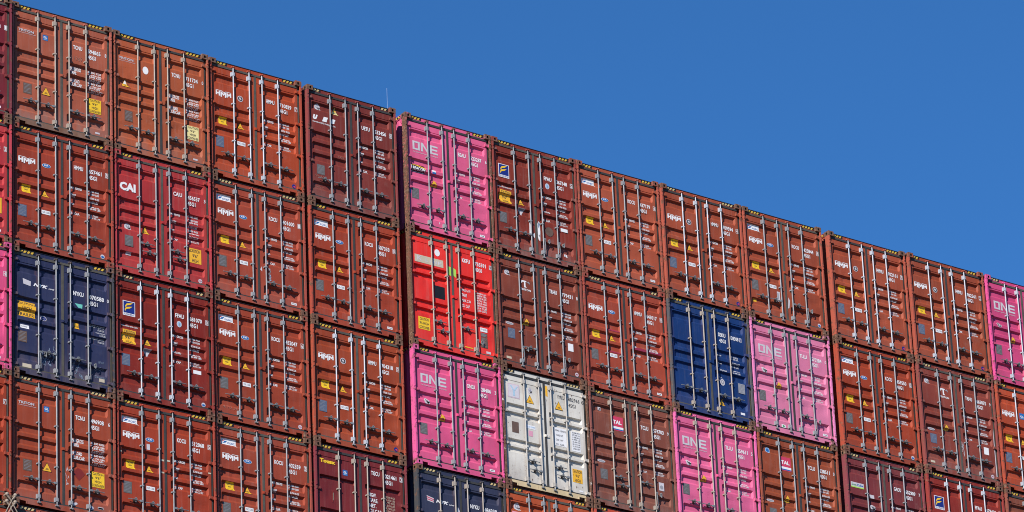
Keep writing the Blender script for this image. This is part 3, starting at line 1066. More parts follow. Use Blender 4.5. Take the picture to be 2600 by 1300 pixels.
def hue(rgb):
    r, g, b = rgb
    if r > 195 and g > 195: return 'weathered white'
    if r > 195 and b > 150: return 'pale pink'
    if r > 195 and b > 120: return 'bright pink'
    if r > 195: return 'bright red'
    if b > 100 and r < 40: return 'dark blue'
    if b > 80 and r < 60: return 'slate navy'
    if r > 170 and b > 60 and g < 60: return 'crimson'
    if r < 136 and g < 56 and b > 48: return 'maroon'
    if r < 142 and g < 54: return 'dark red'
    if r < 136: return 'dull brown'
    if b < 50: return 'rust orange'
    return 'rust brown'

def label_for(c, r, style, rgb, num, k):
    row = ORD[r]
    d = '%s container %s' % (hue(rgb), LOOK[style])
    if style in ('edge', 'edge2'):
        if c == -1:
            return '%s container cut by the left photo edge, %s row from the top' % (hue(rgb), row)
        if c == 11:
            return '%s container in the bottom right corner, mostly hidden by the photo edge' % hue(rgb)
        if (c, r) == (0, 4):
            return '%s container at the bottom left with only its striped top edge showing' % hue(rgb)
        if (c, r) == (5, 3):
            return 'orange brown container with a white disc, directly below the white container'
        return 'bright rust container at the bottom, top edge only, two right of the navy one'
    if c == 11:
        return d + ', %s row, right end' % row
    return d + ', number %s, %s row' % (num[1], row)

def build(c, r, style, rgb, num, k, idx):
    X, Y, Z, T, WF = COLS[c]
    rz = -2.8965 * r
    root = bpy.data.objects.new('shipping_container', None)
    root.empty_display_size = 0.3
    col.objects.link(root)
    root.location = (X + T * (rz - 2.896), Y + k.get('dy', 0), rz - 2.896 + Z + ZO)
    root.rotation_euler = (0, T, 0)
    root.scale = (WF, 1, 1)
    tag(root, label_for(c, r, style, rgb, num, k), 'shipping container', 'shipping containers stacked in rows')
    sd = idx * 1.73
    prof = k.get('prof', 'five')
    low = k.get('low', 0.0); ru = k.get('rust', 0.10)
    fade = (0.42, 0.30, 0.26, 1)
    if rgb[2] > 100 and rgb[0] > 195: fade = (0.60, 0.30, 0.42, 1)
    if style == 'ym': fade = (0.62, 0.60, 0.58, 1)
    if rgb[0] < 70: fade = (0.16, 0.17, 0.22, 1)
    rn = random.Random(idx * 7 + 3)
    tone = rn.uniform(0.94, 1.05)
    rgb_ = tuple(min(250, v * tone) for v in rgb)
    P = paint('paint_%d' % idx, rgb_, rn.uniform(0.12, 0.62) + 0.4 * low, ru + rn.uniform(0, .22), 0.15, fade, seed=sd, low=low)
    pc = k.get('postc', tuple(min(255, int(v * 1.04)) for v in rgb))
    PP = rusty('post_steel_%d' % idx, pc, 0.55 if 'postc' in k and rgb[0] > 100 else 0.20 + (0.45 if ru > .5 else 0.0), sd)
    CS = rusty('casting_steel_%d' % idx, rgb, 0.95 if style == 'ym' else 0.30 + 0.45 * random.random(), sd + 4)
    SL = P if ru < .5 else paint('sill_paint_%d' % idx, (214, 192, 164), .4, .8, .2, (0.50, 0.34, 0.24, 1), seed=sd + 30)
    if low > .6: SL = paint('sill_paint_%d' % idx, (120, 84, 70), .6, .3, .5, (0.33, 0.22, 0.18, 1), seed=sd + 30)
    # frame
    for s in (-1, 1):
        for t in (0, 1):
            o = obj('corner_casting', ME['cast'][(s, t)], [CS, MT['black']], root)
            o.location = (0 if s < 0 else W_, 0, 0.006 if t == 0 else H_ - 0.123)
        obj('corner_post', ME['post'][s], PP, root)
        obj('side_wall', ME['wall'][s], P, root)
        obj('top_rail', ME['rail'][s], P, root)
    hd = obj('header', ME['header'], P, root)
    nl = k.get('nl', (3, 3, 4, 3, 2, 3, 4)[idx % 7]); nr = k.get('nr', (4, 3, 3, 4, 2, 3, 4, 3)[(idx * 3) % 8])
    obj('hazard_stripes', ME['stripes'][(nl, nr)], [MT['black'], MT['hazard_pale'] if idx % 4 == 0 else MT['hazard']], hd)
    sl = obj('sill', ME['sill'], SL, root)
    obj('door_seal', ME['seal'], MT['rubber_grey'] if (idx % 3 == 0 or low > .4) else MT['rubber'], root)
    obj('roof_panel', ME['roof'], P, root)
    obj('rear_end', ME['rear'], P, root)
    obj('underframe', ME['floor'], P, root)
    for s in (-1, 1):
        for z in (2.615, 1.820, 1.030, 0.222):
            o = obj('hinge', ME['hinge'][s], P, root)
            o.location = (0, 0, z)
    dl = obj('door', ME['door'][(prof, -1, idx % 4)], P, root)
    dr = obj('door', ME['door'][(prof, 1, (idx * 3 + 1) % 4)], P, root)
    obj('door_lug', ME['lug'], P, dr)
    # locking gear
    bm_ = MT[k.get('bar', 'bar')]
    for i, bx in enumerate(BARX):
        o = obj('locking_bar', ME['bar'], bm_, dl if i < 2 else dr)
        o.location = (bx, 0, 0)
        o = obj('cam_keeper', ME['keep'][1], PP if style != 'ym' else MT['steel'], hd); o.location = (bx, 0, 0)
        o = obj('cam_keeper', ME['keep'][0], MT['steel'], sl); o.location = (bx, 0, 0)
    hang = k.get('hang', 0)
    if prof != 'four' and not k.get('pair'):
        H = [(0, -1, .615), (1, -1, .605), (2, 1, .612), (3, 1, .605)]
    else:
        H = [(0, 1, .800), (1, -1, .610), (2, 1, .800), (3, -1, .640)] if prof != 'four' else [(0, 1, .700), (1, -1, .490), (2, 1, .700), (3, -1, .500)]
    for i, d, z in H:
        if hang and ((hang in (1, 3, 6) and i == 3) or (hang == 2 and i >= 2) or (hang == 4 and i in (0, 3)) or (hang == 5 and i in (0, 3))):
            o = obj('door_handle', ME['hang'], MT['steel'], dl if i < 2 else dr)
            o['label'] = 'handle hanging down along its locking bar'
            z = z - 0.03
        else:
            o = obj('door_handle', ME['handle'][d], [MT['steel'], MT['dark_steel']], dl if i < 2 else dr)
        o.location = (BARX[i], 0, z)
    # lettering and stickers
    code, nn, chk = num
    chalk = style in ('hmm', 'kobc')
    if style == 'ym':
        it = {'owner_code': txt('YMLU', 1.59, 1.80, 2.425, 2.515, 'ink', bold=0), 'serial_number': txt('882966', 1.905, 2.230, 2.425, 2.512, 'ink', bold=0),
              'check_digit': txt('6', 2.285, 2.345, 2.425, 2.512, 'ink', bold=0), 'size_code': txt('45G1', 1.91, 2.12, 2.275, 2.362, 'ink', bold=0)}
    elif style == 'touax':
        it = number(code, nn, chk, dz=.255)
    elif style == 'plainblue':
        it = number(code, nn, chk, n=(1.862, 2.130), sx=1.535)
        it['check_digit'] = rect(2.150, 2.225, 2.132, 2.236, 'offwhite') + txt('8', 2.166, 2.208, 2.142, 2.224, 'navy')
    elif style == 'nyk':
        it = number(code, nn, chk, dz=-.06, box=False, x=(1.475, 1.725), n=(1.860, 2.215))
    elif style == 'nyk2':
        it = number(code, nn, chk, dz=-.02, box=False, x=(1.475, 1.725), n=(1.860, 2.215))
    elif style == 'kline':
        it = number(code, nn, chk, '45G0', dz=.215, box='fill')
    else:
        it = number(code, nn, chk, box=(style not in ('triton_old', 'one', 'tal', 'triton_new', 'cai', 'seacube')))
    for nm, q in it.items():
        decal(nm, q, prof, dr)

    wk = {'hmm': 'hmm', 'kobc': 'hmm', 'florens': 'florens', 'one': 'one', 'triton_old': 'triton', 'triton_new': 'plain', 'cai': 'cai', 'ues': 'ues',
          'tal': 'plain', 'seacube': 'plain', 'edge': 'hmm', 'edge2': 'hmm'}.get(style)
    if wk:
        decal('weight_table', lambda: weights(wk), prof, dr, 'w' + wk)
    if style == 'kline':
        o_ = []
        for s, z in (('MAX G.W', 1.630), ('TARE', 1.500), ('MAX C.W', 1.365), ('CU CAP', 1.235)):
            o_ += txt(s, 1.468, 1.468 + .036 * len(s), z, z + .075, 'white')
        for i, s in enumerate(['30480 KGS', '67200 LBS', '3970 KGS', '8750 LBS', '26510 KGS', '58450 LBS', '76.4 CUM', '2700 CUFT']):
            o_ += txt(s, 1.895, 2.165, 1.650 - .062 * i, 1.650 - .062 * i + .046, 'white')
        decal('weight_table', o_, prof, dr)
        decal('logo', kline, prof, dl)
        decal('logo_patch', disc(.815, 2.430, .075, .086, 'white'), prof, dl)
        decal('hazard_placard', rect(.705, .992, 1.295, 1.600, 'black'), prof, dl)
        decal('caution_sticker', big_caution([('CAUTION', .74), ("9'6 HIGH", .8), ('CONTAINER', .86)], .222, .545, .430, .735), prof, dl)
        decal('data_label', rect(1.958, 2.155, .735, .835, 'white') + txt('C-SAFE', 1.98, 2.13, .775, .81, 'ink'), prof, dr)
        decal('data_plate', plate(1.960, 2.150, .610, .705, 'plate_brown') + plate(1.960, 2.150, .345, .600, 'plate_brown'), prof, dr)
        decal('small_label', rect(2.105, 2.230, .215, .272, 'offwhite'), prof, dr)
        decal('yellow_strip', rect(1.50, 1.735, .245, .270, 'amber'), prof, dr)
        decal('lime_sticker', poly([(1.105, 1.955), (1.190, 1.935), (1.190, 2.155), (1.105, 2.165)], 'lime'), prof, dl)
        decal('lime_sticker', poly([(1.255, 1.965), (1.330, 1.915), (1.330, 2.120), (1.255, 2.150)], 'lime'), prof, dr)
    elif style == 'ym':
        decal('weight_table', rect(1.470, 1.815, 1.245, 1.700, 'white') + rect(1.950, 2.205, 1.205, 1.700, 'white')
              + sum((txt(s, 1.50, 1.50 + .030 * len(s), z, z + .042, 'ink', 3, bold=0) for s, z in (('MAX. GROSS', 1.60), ('TARE WT', 1.485), ('CAP. WT', 1.37), ('CU. CAP.', 1.265))), [])
              + sum((txt(s, 1.975, 2.185, 1.640 - .056 * i, 1.640 - .056 * i + .036, 'ink', 3, bold=0) for i, s in enumerate(['30.480 KG', '67.200 LB', '4.080 KG', '8.990 LB', '26.400 KG', '58.210 LB', '76.4 CUM', '2.700 CFT'])), []), prof, dr)
        decal('logo', ysticker, prof, dl)
        decal('warning_sticker', warn(.812, 2.130, .235, .215), prof, dl)
        decal('warning_sticker', warn(1.632, 2.140, .235, .215), prof, dr)
        decal('emblem', seal_disc(.822, 2.448, .062, .072, 'grey'), prof, dl)
        decal('data_plate', rect(.272, .462, 1.325, 1.590, 'plate_brown'), prof, dl)
        decal('data_label', rect(.675, .935, 1.500, 1.590, 'white') + txt('CSC SAFE', .70, .91, 1.525, 1.565, 'pale_blue'), prof, dl)
        decal('pink_label', rect(.735, .852, 1.320, 1.455, 'pink'), prof, dl)
        decal('caution_sticker', big_caution([('CAUTION', .92), ("9'6\"", .42), ('HIGH', .56)], 1.935, 2.215, .440, .765, 'amber'), prof, dr)
        decal('small_label', rect(2.11, 2.22, .23, .27, 'white'), prof, dr)
        random.seed(5)
        sp = []
        for _ in range(26):
            cx, cz = random.uniform(.70, 2.26), random.choice([random.uniform(.2, .7), random.uniform(2.2, 2.68)])
            sp += poly([(cx, cz), (cx + random.uniform(.012, .035), cz - .01), (cx + random.uniform(.006, .02), cz - random.uniform(.03, .08))], 'plate_brown')
        decal('rust_spots', sp, prof, dr)
        decal('rust_stain', poly([(1.265, 2.42), (1.325, 2.40), (1.325, 2.66), (1.262, 2.67)], 'amber'), prof, dr)
    elif style == 'touax':
        decal('logo', touax, prof, dl, 'touax')
        decal('emblem', gl(.760, 2.245), prof, dl)
        o_ = []
        for i, s in enumerate(['MGW.', 'TARE.', 'NET.', 'CU.CAP.']):
            o_ += txt(s, 1.440, 1.440 + .048 * len(s), 1.885 - .125 * i, 1.975 - .125 * i, 'white', bold=.02)
        for i, s in enumerate(['32.500 KGS', '71.650 LBS', '3.770 KGS', '8.310 LBS', '28.730 KGS', '63.340 LBS', '76.4 CUM']):
            o_ += txt(s, 1.865, 2.130, 1.930 - .066 * i, 1.930 - .066 * i + .046, 'cream', bold=0)
        decal('weight_table', o_, prof, dr)
        decal('scrape', poly([(.46, 1.56), (.49, 1.56), (.505, 1.83), (.475, 1.83)], 'patch') + poly([(.482, 1.60), (.492, 1.60), (.498, 1.78), (.488, 1.78)], 'cream', 2), prof, dl)
        decal('data_plate', plate(.20, .40, 1.02, 1.27), prof, dl)
    elif style == 'plainblue':
        o_ = txt('MGW', 1.490, 1.615, 1.655, 1.695, 'white') + txt('Tare', 1.500, 1.610, 1.455, 1.492, 'white') + txt('Payload', 1.520, 1.715, 1.250, 1.300, 'white') + txt('Cub.', 1.50, 1.61, 1.085, 1.120, 'white')
        for i, s in enumerate(['32.500 KGS', '71.650 LBS', '3.700 KGS', '8.160 LBS', '28.800 KGS', '63.490 LBS']):
            o_ += txt(s, 1.890, 2.125, [1.690, 1.635, 1.505, 1.440, 1.320, 1.262][i], [1.690, 1.635, 1.505, 1.440, 1.320, 1.262][i] + .040, 'white')
        decal('weight_table', o_, prof, dr)
        decal('emblem', disc(1.560, .965, .070, .082, 'offwhite') + disc(1.560, .970, .046, .056, 'grey', 2) + disc(1.560, .975, .02, .03, 'offwhite', 3, 8), prof, dr)
        decal('data_plate', plate(2.035, 2.235, .795, 1.045, 'grey'), prof, dr)
        decal('warning_sticker', warn(1.545, .375, .20, .185), prof, dr)
        decal('small_label', rect(2.06, 2.19, .245, .30, 'white'), prof, dr)
    elif style in ('nyk', 'nyk2'):
        decal('logo', lambda: nyk('striped' if style == 'nyk2' else 'white'), prof, dl, style)
        if style == 'nyk':
            decal('caution_sticker', big_caution([('CAUTION', .94), ('HIGH', .5), ('TRAILER', .94)], .160, .590, 1.350, 1.700, 'amber'), prof, dl)
            decal('emblem', disc(.795, 1.405, .075, .062, 'offwhite') + disc(.795, 1.405, .060, .048, 'navy', 2) + rect(.765, .825, 1.398, 1.408, 'offwhite', 3), prof, dl)
            decal('data_label', rect(.250, .455, 1.085, 1.170, 'white') + txt('C-SAFE', .27, .40, 1.115, 1.145, 'grey'), prof, dl)
            decal('data_plate', plate(.170, .375, .750, 1.000, 'plate_brown'), prof, dl)
            decal('small_label', rect(.268, .480, .190, .272, 'cream'), prof, dl)
            decal('teal_sticker', poly([(1.515, 1.905), (1.600, 1.820), (1.690, 1.815), (1.700, 1.910)], 'teal'), prof, dr)
            decal('amber_sticker', rect(1.520, 1.630, 1.330, 1.475, 'amber') + txt('R-76', 1.535, 1.615, 1.37, 1.42, 'ink'), prof, dr)
            decal('small_label', rect(2.085, 2.215, .225, .300, 'cream'), prof, dr)
            o_ = []
            for s, z in (('MAX. GROSS WT. 30.480 KGS', 1.470), ('67.200 LBS', 1.405), ('TARE 3.700 KGS', 1.325), ('8.140 LBS', 1.265), ('MAX CARGO WT. 26.810 KGS', 1.190), ('59.060 LBS', 1.130)):
                o_ += txt(s, 2.245 - .0155 * len(s), 2.245, z, z + .040, 'white', bold=0)
            decal('weight_table', o_, prof, dr)
            o_ = []
            for j, (xa, za, xb, zb) in enumerate(((.72, .62, .80, .34), (.80, .34, .88, .66), (.90, .70, .94, .34), (.94, .34, 1.05, .74), (1.00, .80, 1.02, .5))):
                o_ += flakes(xa, za, xb, zb, 26, .014, .013, 'smear', 40 + j)
            decal('paint_smear', o_, prof, dl)
            o_ = []
            for j, (xa, za, xb, zb) in enumerate(((1.37, .72, 1.44, .40), (1.46, .40, 1.56, .68), (1.52, .30, 1.62, .52), (1.60, .30, 1.70, .20))):
                o_ += flakes(xa, za, xb, zb, 24, .014, .013, 'smear', 60 + j)
            for j, (s, a, b_, z) in enumerate((('38 ml', 2.06, 2.20, .64), ('Alfaro', 2.0, 2.23, .50), ('Danwitz', 1.98, 2.24, .30))):
                decal('scrawl', txt(s, a, b_, z, z + .055, 'smear', bold=0, italic=.3), prof, dr)
            decal('paint_smear', o_, prof, dr)
        else:
            decal('torn_label', poly([(1.10, 1.95), (1.19, 1.80), (1.18, 2.0), (1.13, 2.10)], 'offwhite'), prof, dl)
    else:
        if style in ('hmm', 'kobc', 'edge') or style == 'edge2':
            if style in ('hmm', 'kobc'):
                decal('logo', hmm, prof, dl, 'hmm')
            if style != 'edge2':
                decal('caution_sticker', small_caution, prof, dl, 'sc')
                decal('warning_sticker', lambda: warn(.842, 1.325), prof, dl, 'wn')
                decal('data_label', label_white, prof, dl, 'lw')
            decal('data_plate', lambda: plate(.176, .378, .755, 1.020, 'plate_blue' if k.get('bar') == 'bar_bright' or (c, r) == (0, 1) else 'plate'), prof, dl, 'pl' + str(k.get('bar') == 'bar_bright' or (c, r) == (0, 1)))
            if style == 'kobc':
                decal('banner_sticker', kobc, prof, dl, 'kobc')
            e = k.get('em', 'kr')
            if style == 'edge2':
                decal('emblem', seal_disc(.345, 2.425, .085, .095, 'grey'), prof, dl)
                decal('pink_sticker', rect(.175, .520, 2.10, 2.290, 'pink') + rect(.21, .44, 2.18, 2.25, 'grey', 2), prof, dl)
            elif e == 'kr' and style != 'edge':
                decal('emblem', kr, prof, dl, 'kr')
            elif e == 'round':
                decal('emblem', lambda: round_emblem(.835, 2.075), prof, dl, 'em')
            elif e == 'blue':
                decal('emblem', lambda: gl(.76, 2.02, .17, .16), prof, dl)
            le = k.get('le', 'navy' if k.get('bar') == 'bar_bright' else 'card')
            decal('corner_mark', lambda: lamp_emblem(le), prof, dr, 'le' + le)
            if k.get('ye'):
                decal('amber_sticker', rect(2.04, 2.225, .66, 1.02, 'amber'), prof, dr)
            if k.get('mag'):
                decal('paint_patch', rect(.680, 1.055, 1.580, 1.640, 'magenta') + rect(.680, 1.055, 1.032, 1.090, 'magenta'), prof, dl, label='magenta repair paint on a rib')
                decal('paint_patch', rect(1.40, 2.245, 1.245, 1.315, 'magenta'), prof, dr, label='magenta repair paint on a rib')
            if k.get('dash'):
                decal('tape_marks', rect(1.100, 1.185, 1.640, 1.680, 'cream') + rect(1.100, 1.185, 1.365, 1.400, 'cream') + rect(.104, .146, 1.66, 1.69, 'cream'), prof, dl)
                decal('tape_marks', rect(1.255, 1.335, 1.655, 1.690, 'cream') + rect(1.255, 1.335, 1.380, 1.412, 'cream') + rect(2.280, 2.350, 1.575, 1.605, 'cream'), prof, dr)
                decal('small_label', rect(.76, .84, 1.83, 1.96, 'offwhite'), prof, dl)
        if style == 'triton_old':
            decal('logo', triton_old, prof, dl, 'tro')
            if k.get('gl'): decal('emblem', gl, prof, dl, 'gl')
            if k.get('disc'): decal('logo_patch', disc(.845, 2.120, .073, .094, 'white'), prof, dl)
            decal('data_plate', lambda: plate(.290, .492, .772, 1.025, 'plate_brown'), prof, dl, 'plb')
            if k.get('disc'):
                decal('warning_sticker', warn(.345, 1.590, .225, .215, col_='amber', lower='white'), prof, dl)
            else:
                decal('warning_sticker', lambda: warn(.842, .842, .225, .205), prof, dl, 'wnt')
            decal('caution_sticker', big_caution([('CAUTION', .82), ("9'6\"", .42), ('HIGH', .5), ('CONTAINER', .94)], 1.885, 2.190, .715, 1.055, k['ca']), prof, dr)
            decal('small_label', rect(2.04, 2.15, .235, .275, 'offwhite'), prof, dr)
            if k.get('scrawl') == 1:
                decal('scrawl', txt('A1369', 1.430, 1.735, 1.885, 1.985, 'scrawl', bold=-0.01, italic=.1), prof, dr)
            if k.get('diamond'):
                decal('paint_patch', poly([(1.44, .93), (1.585, .785), (1.735, .95), (1.585, 1.10)], 'patch'), prof, dr, label='dark red diamond of fresh paint')
                random.seed(3)
                o_ = [];
                for _ in range(12):
                    cx, cz = random.uniform(1.26, 1.345), random.uniform(.62, 1.02)
                    o_ += poly([(cx, cz), (cx + .014, cz), (cx + random.uniform(-.03, .02), cz + random.uniform(.04, .10))], 'offwhite')
                decal('torn_label', o_, prof, dr)
                decal('small_label', poly([(1.42, .215), (1.47, .20), (1.56, .26), (1.52, .29), (1.45, .265)], 'offwhite') + disc(1.885, .232, .045, .045, 'offwhite') + disc(1.878, .232, .018, .02, 'blue', 2) + rect(2.03, 2.16, .24, .29, 'offwhite'), prof, dr)
        if style == 'triton_new':
            decal('logo', triton_new, prof, dl, 'trn')
            decal('emblem', lambda: seal_disc(.345, 2.425, .070, .078), prof, dl, 'sd1')
            decal('warning_sticker', lambda: warn(.830, 1.190, .215, .190), prof, dl, 'wnn')
            decal('oval_label', lambda: disc(.360, 1.155, .115, .032, 'offwhite') + disc(.360, 1.155, .09, .016, 'grey', 2), prof, dl, 'ov')
            decal('data_plate', lambda: plate(.275, .475, .765, 1.010, 'plate_blue'), prof, dl, 'pln')
            decal('data_label', lambda: rect(1.985, 2.140, .800, .990, 'white'), prof, dr, 'dln')
            decal('small_label', lambda: rect(.205, .345, .235, .290, 'cream'), prof, dl, 'sln')
            decal('corner_mark', lambda: lamp_emblem('pink'), prof, dr, 'lepink')
        if style == 'ues':
            decal('logo', ues, prof, dl, 'ues')
            decal('emblem', seal_disc(.335, 2.432, .075, .080, 'grey'), prof, dl)
            decal('warning_sticker', warn(.805, 2.335, .215, .205, col_='pale_yellow', lower='amber'), prof, dl)
            decal('data_plate', plate(.260, .470, .730, .975, 'plate'), prof, dl)
            o_ = [];
            for s, a, b_, z in (('16042', .20, .44, .66), ('9UMKCC', .19, .47, .40), ('YXA', .84, 1.0, 1.27)):
                decal('scrawl', txt(s, a, b_, z, z + .05, 'scrawl', bold=-0.014, italic=.2), prof, dl)
        if style == 'cai':
            decal('logo', cai, prof, dl, 'cai')
            decal('emblem', seal_disc(.372, 1.150, .078, .074, 'grey'), prof, dl)
            decal('warning_sticker', warn(.812, 1.058, .225, .195), prof, dl)
            decal('data_plate', plate(.272, .482, .672, .925, 'plate'), prof, dl)
            decal('caution_sticker', big_caution([('CAUTION', .80), ("9'6\"", .45), ('HIGH', .5)], 1.890, 2.200, .640, .985, 'amber'), prof, dr)
            decal('small_label', rect(.322, .450, .478, .540, 'offwhite') + rect(.34, .43, .495, .52, 'grey', 2), prof, dl)
            decal('corner_mark', lambda: lamp_emblem('pink', 2.165, .245), prof, dr)
        if style == 'florens':
            decal('logo', florens, prof, dl, 'fl')
            decal('web_address', www, prof, dl, 'www')
            decal('caution_sticker', lambda: big_caution([('CAUTION', .82), ("9'6\"", .45), ('HIGH', .5)], .210, .530, 1.285, 1.600, 'amber'), prof, dl, 'flc')
            decal('warning_sticker', lambda: warn(.835, 1.335, .205, .180), prof, dl, 'flw')
            decal('warning_sticker', lambda: poly([(.722, 1.255), (.930, 1.255), (.826, 1.075)], 'offwhite') + poly([(.750, 1.240), (.902, 1.240), (.870, 1.185), (.782, 1.185)], 'grey', 2), prof, dl, 'flw2')
            decal('data_plate', lambda: plate(.172, .375, .765, 1.030, 'plate_blue' if k.get('bar') else 'plate'), prof, dl, 'flp' + str(bool(k.get('bar'))))
            decal('emblem', lambda: disc(1.610, 2.005, .062, .074, 'offwhite') + disc(1.610, 2.005, .044, .054, 'pale_blue', 2) + disc(1.61, 2.0, .015, .03, 'grey', 3, 8), prof, dr, 'fle')
            decal('data_label', lambda: rect(1.940, 2.140, .925, 1.010, 'white'), prof, dr, 'fll')
            if k.get('wl'):
                decal('corner_mark', lambda: lamp_emblem('sky'), prof, dr, 'lesky')
        if style == 'one':
            decal('logo', one, prof, dl, 'one')
            decal('data_plate', lambda: plate(.168, .368, .770, 1.035, 'plate'), prof, dl, 'onp')
            if k.get('beacon'):
                decal('beacon_sticker', beacon, prof, dl)
                decal('blue_sticker', rect(.762, .868, 1.525, 1.625, 'white') + rect(.762, .868, 1.525, 1.568, 'blue', 2), prof, dl)
                decal('small_mark', txt('4', .90, .93, .27, .33, 'white'), prof, dl)
                decal('blue_patch', rect(.100, .146, .88, .99, 'blue'), prof, dl)
            elif k.get('em') == 'seal':
                decal('emblem', lambda: seal_disc(.375, 1.590, .074, .078, 'ink'), prof, dl, 'oe')
            elif k.get('em') == 'round':
                decal('emblem', round_emblem(.372, 1.600), prof, dl)
            decal('warning_sticker', lambda: warn(.808, 1.192, .225, .200), prof, dl, 'onw')
            decal('corner_mark', lambda: lamp_emblem('card'), prof, dr, 'lecard')
            if (c, r) == (8, 1):
                decal('green_sticker', rect(.80, .92, .185, .265, 'white') + disc(.86, .225, .035, .025, 'green', 2, 8), prof, dl)
        if style == 'tal':
            decal('logo', tal, prof, dl, 'tal')
            if k.get('bluedot'):
                decal('emblem', disc(.350, 2.415, .068, .078, 'pale_blue') + disc(.350, 2.415, .045, .05, 'blue', 2), prof, dl)
                decal('warning_sticker', warn(.830, 1.175, .215, .200), prof, dl)
            else:
                decal('emblem', rect(.318, .402, 2.400, 2.480, 'offwhite') + poly([(.33, 2.42), (.39, 2.42), (.39, 2.47)], 'ink', 2), prof, dl)
                decal('data_label', rect(1.955, 2.105, .715, .915, 'offwhite') + disc(2.03, .80, .05, .05, 'grey', 2, 8), prof, dr)
            decal('oval_label', lambda: disc(.345, 1.145, .115, .032, 'offwhite') + disc(.345, 1.145, .09, .016, 'grey', 2), prof, dl, 'ovt')
            decal('data_plate', lambda: plate(.255, .462, .685, .935, 'plate'), prof, dl, 'plt')
        if style == 'seacube':
            decal('logo', seacube, prof, dl)
            decal('data_label', rect(.725, .865, 1.800, 1.890, 'offwhite'), prof, dl)
            decal('emblem', seal_disc(.800, 1.570, .078, .085, 'ink'), prof, dl)
    tn = k.get('torn')
    if tn:
        random.seed(20 + tn)
        if tn == 1:
            decal('torn_label', poly([(1.262, .62), (1.285, .55), (1.325, .52), (1.338, .78), (1.330, 1.00), (1.290, 1.03), (1.262, .95)], 'white') + poly([(1.268, .90), (1.30, .84), (1.333, .97), (1.29, 1.01)], 'smear', 2) + poly([(1.28, .66), (1.32, .62), (1.325, .70)], 'grey', 2), prof, dr, label='torn white and blue label hanging by the door edge')
            decal('torn_label', poly([(1.02, .66), (1.075, .60), (1.088, .80), (1.03, .98)], 'white') + poly([(1.11, .64), (1.17, .56), (1.17, .70)], 'white'), prof, dl)
            decal('stain', disc(1.60, .83, .12, .12, 'plate_brown', 1, 14), prof, dr)
            decal('small_label', poly([(2.0, .30), (2.10, .275), (2.08, .35), (2.02, .36)], 'white') + poly([(2.02, .31), (2.05, .30), (2.04, .34)], 'navy', 2), prof, dr)
        elif tn == 2:
            decal('torn_label', rect(.94, 1.03, .60, .86, 'offwhite') + rect(.950, .985, .66, .82, 'grey', 2), prof, dl)
            decal('torn_label', poly([(1.262, .48), (1.30, .50), (1.335, .70), (1.29, .78)], 'offwhite'), prof, dr)
            decal('amber_sticker', rect(.215, .33, .455, .525, 'amber'), prof, dl)
        elif tn == 3:
            decal('torn_label', flakes(1.50, .70, 1.50, .98, 34, .014, .014, 'scuff', 7) + flakes(1.52, .66, 1.51, .85, 10, .01, .013, 'pale_blue', 8), prof, dr)
            decal('torn_label', poly([(1.26, .90), (1.31, .86), (1.30, .98)], 'offwhite'), prof, dr)
        else:
            o_ = []
            for _ in range(18):
                cx, cz = random.uniform(1.258, 1.335), random.uniform(.55, .90)
                o_ += poly([(cx, cz), (cx + .018, cz), (cx + random.uniform(-.03, .03), cz + random.uniform(.05, .14))], 'offwhite')
            decal('torn_label', o_, prof, dr, label='shreds of a white label')
            decal('bare_edge', poly([(2.318, .25), (2.349, .22), (2.349, 1.55), (2.330, 1.45)], 'offwhite'), prof, dr)
    if k.get('scrawl') == 2:
        decal('scrawl', txt('4/10 30', .22, .62, .300, .385, 'scrawl', bold=-0.012, italic=.3), prof, dl)
    if hang == 5:
        pass
    return root

for idx, (c, r, style, rgb, num, k) in enumerate(SPEC):
    build(c, r, style, rgb, num, dict(k), idx)

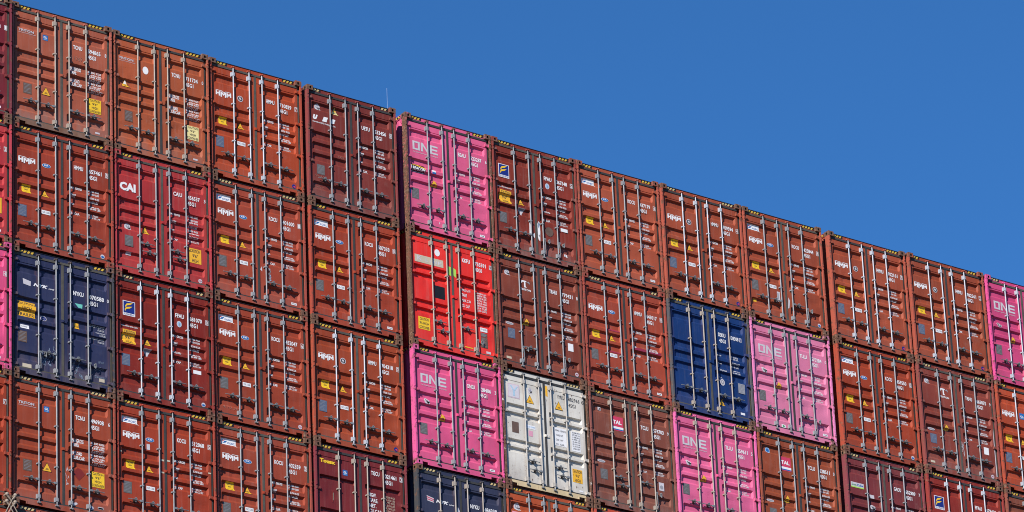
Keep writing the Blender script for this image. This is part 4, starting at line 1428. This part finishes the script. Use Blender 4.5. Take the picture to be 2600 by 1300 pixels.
# ------------------------------------------------------------------ lashing rods at the bottom left
c0 = COLS[0]
bz = -2.8965 * 4 + c0[2] + ZO
def rod(x, z, dx, label):
    b = MB()
    y = -0.14 + c0[1]
    b.ball((0, 0, 0), 0.043, n=12)
    b.tube((0, 0, -0.02), (dx * 0.10, -0.005, -0.11), 0.026, 0.016, n=10)
    b.tube((0, 0, 0), (-0.01, 0.12, 0.0), 0.018, n=8)
    head = b.mesh('rod_head', smooth=True)
    b = MB()
    b.tube((dx * 0.10, -0.005, -0.11), (dx * 2.9, -0.35, -4.1), 0.012, n=10)
    rd = b.mesh('rod', smooth=True)
    root = bpy.data.objects.new('lashing_rod', None)
    col.objects.link(root)
    root.location = (x, y, z)
    obj('hook_head', head, MT['rod_steel'], root)
    obj('rod', rd, MT['rod_steel'], root)
    tag(root, label, 'lashing rod', 'steel lashing rods crossed at the bottom left')
rod(-0.135, bz + 0.075, 0.82, 'pale steel lashing rod hooked to the upper left knob, slanting down right')
rod(0.060, bz + 0.085, -0.74, 'pale steel lashing rod hooked to the upper right knob, slanting down left')
rod(-0.138, bz - 0.078, 0.78, 'lower lashing rod hooked at the left corner casting, slanting down right')
rod(0.058, bz - 0.068, -0.78, 'lower lashing rod hooked at the right corner casting, slanting down left')

# ------------------------------------------------------------------ far mast behind the stack
b = MB()
b.box(-1.2, 1.2, -1.2, 1.2, 0, 1.0)
o1 = b.mesh('base')
b = MB()
b.tube((0, 0, 1.0), (0, 0, 138.0), 0.45, 0.22, n=10)
o2 = b.mesh('pole', smooth=True)
b = MB()
b.tube((0, 0, 138.0), (0, 0, 151.2), 0.032, 0.018, n=8)
o3 = b.mesh('aerial', smooth=True)
mast = bpy.data.objects.new('radio_mast', None)
col.objects.link(mast)
mast.location = (132.24, 171.59, 0.0)
mm = plain('mast_paint', (126, 150, 190), 0.5, 0.1)
obj('base', o1, mm, mast); obj('pole', o2, mm, mast); obj('aerial', o3, mm, mast)
tag(mast, 'thin pale radio mast rising into the sky far behind the stack', 'mast')

# ------------------------------------------------------------------ quay ground out to the horizon
g = MB()
S = 6000.0
g.quad([(-S, -S, 0), (S, -S, 0), (S, S, 0), (-S, S, 0)])
gm = bpy.data.materials.new('quay_asphalt')
gm.use_nodes = True
nt = gm.node_tree
tc = nt.nodes.new('ShaderNodeTexCoord').outputs['Object']
cc = mixc(nt, ramp(nt, noise(nt, 0.08, 6, tc), 0.3, 0.7), (0.045, 0.045, 0.045, 1), (0.075, 0.073, 0.07, 1))
nt.links.new(cc, nt.nodes['Principled BSDF'].inputs['Base Color'])
nt.nodes['Principled BSDF'].inputs['Roughness'].default_value = 0.85
go = obj('ground', g.mesh('ground', recalc=False), gm)
go['kind'] = 'structure'
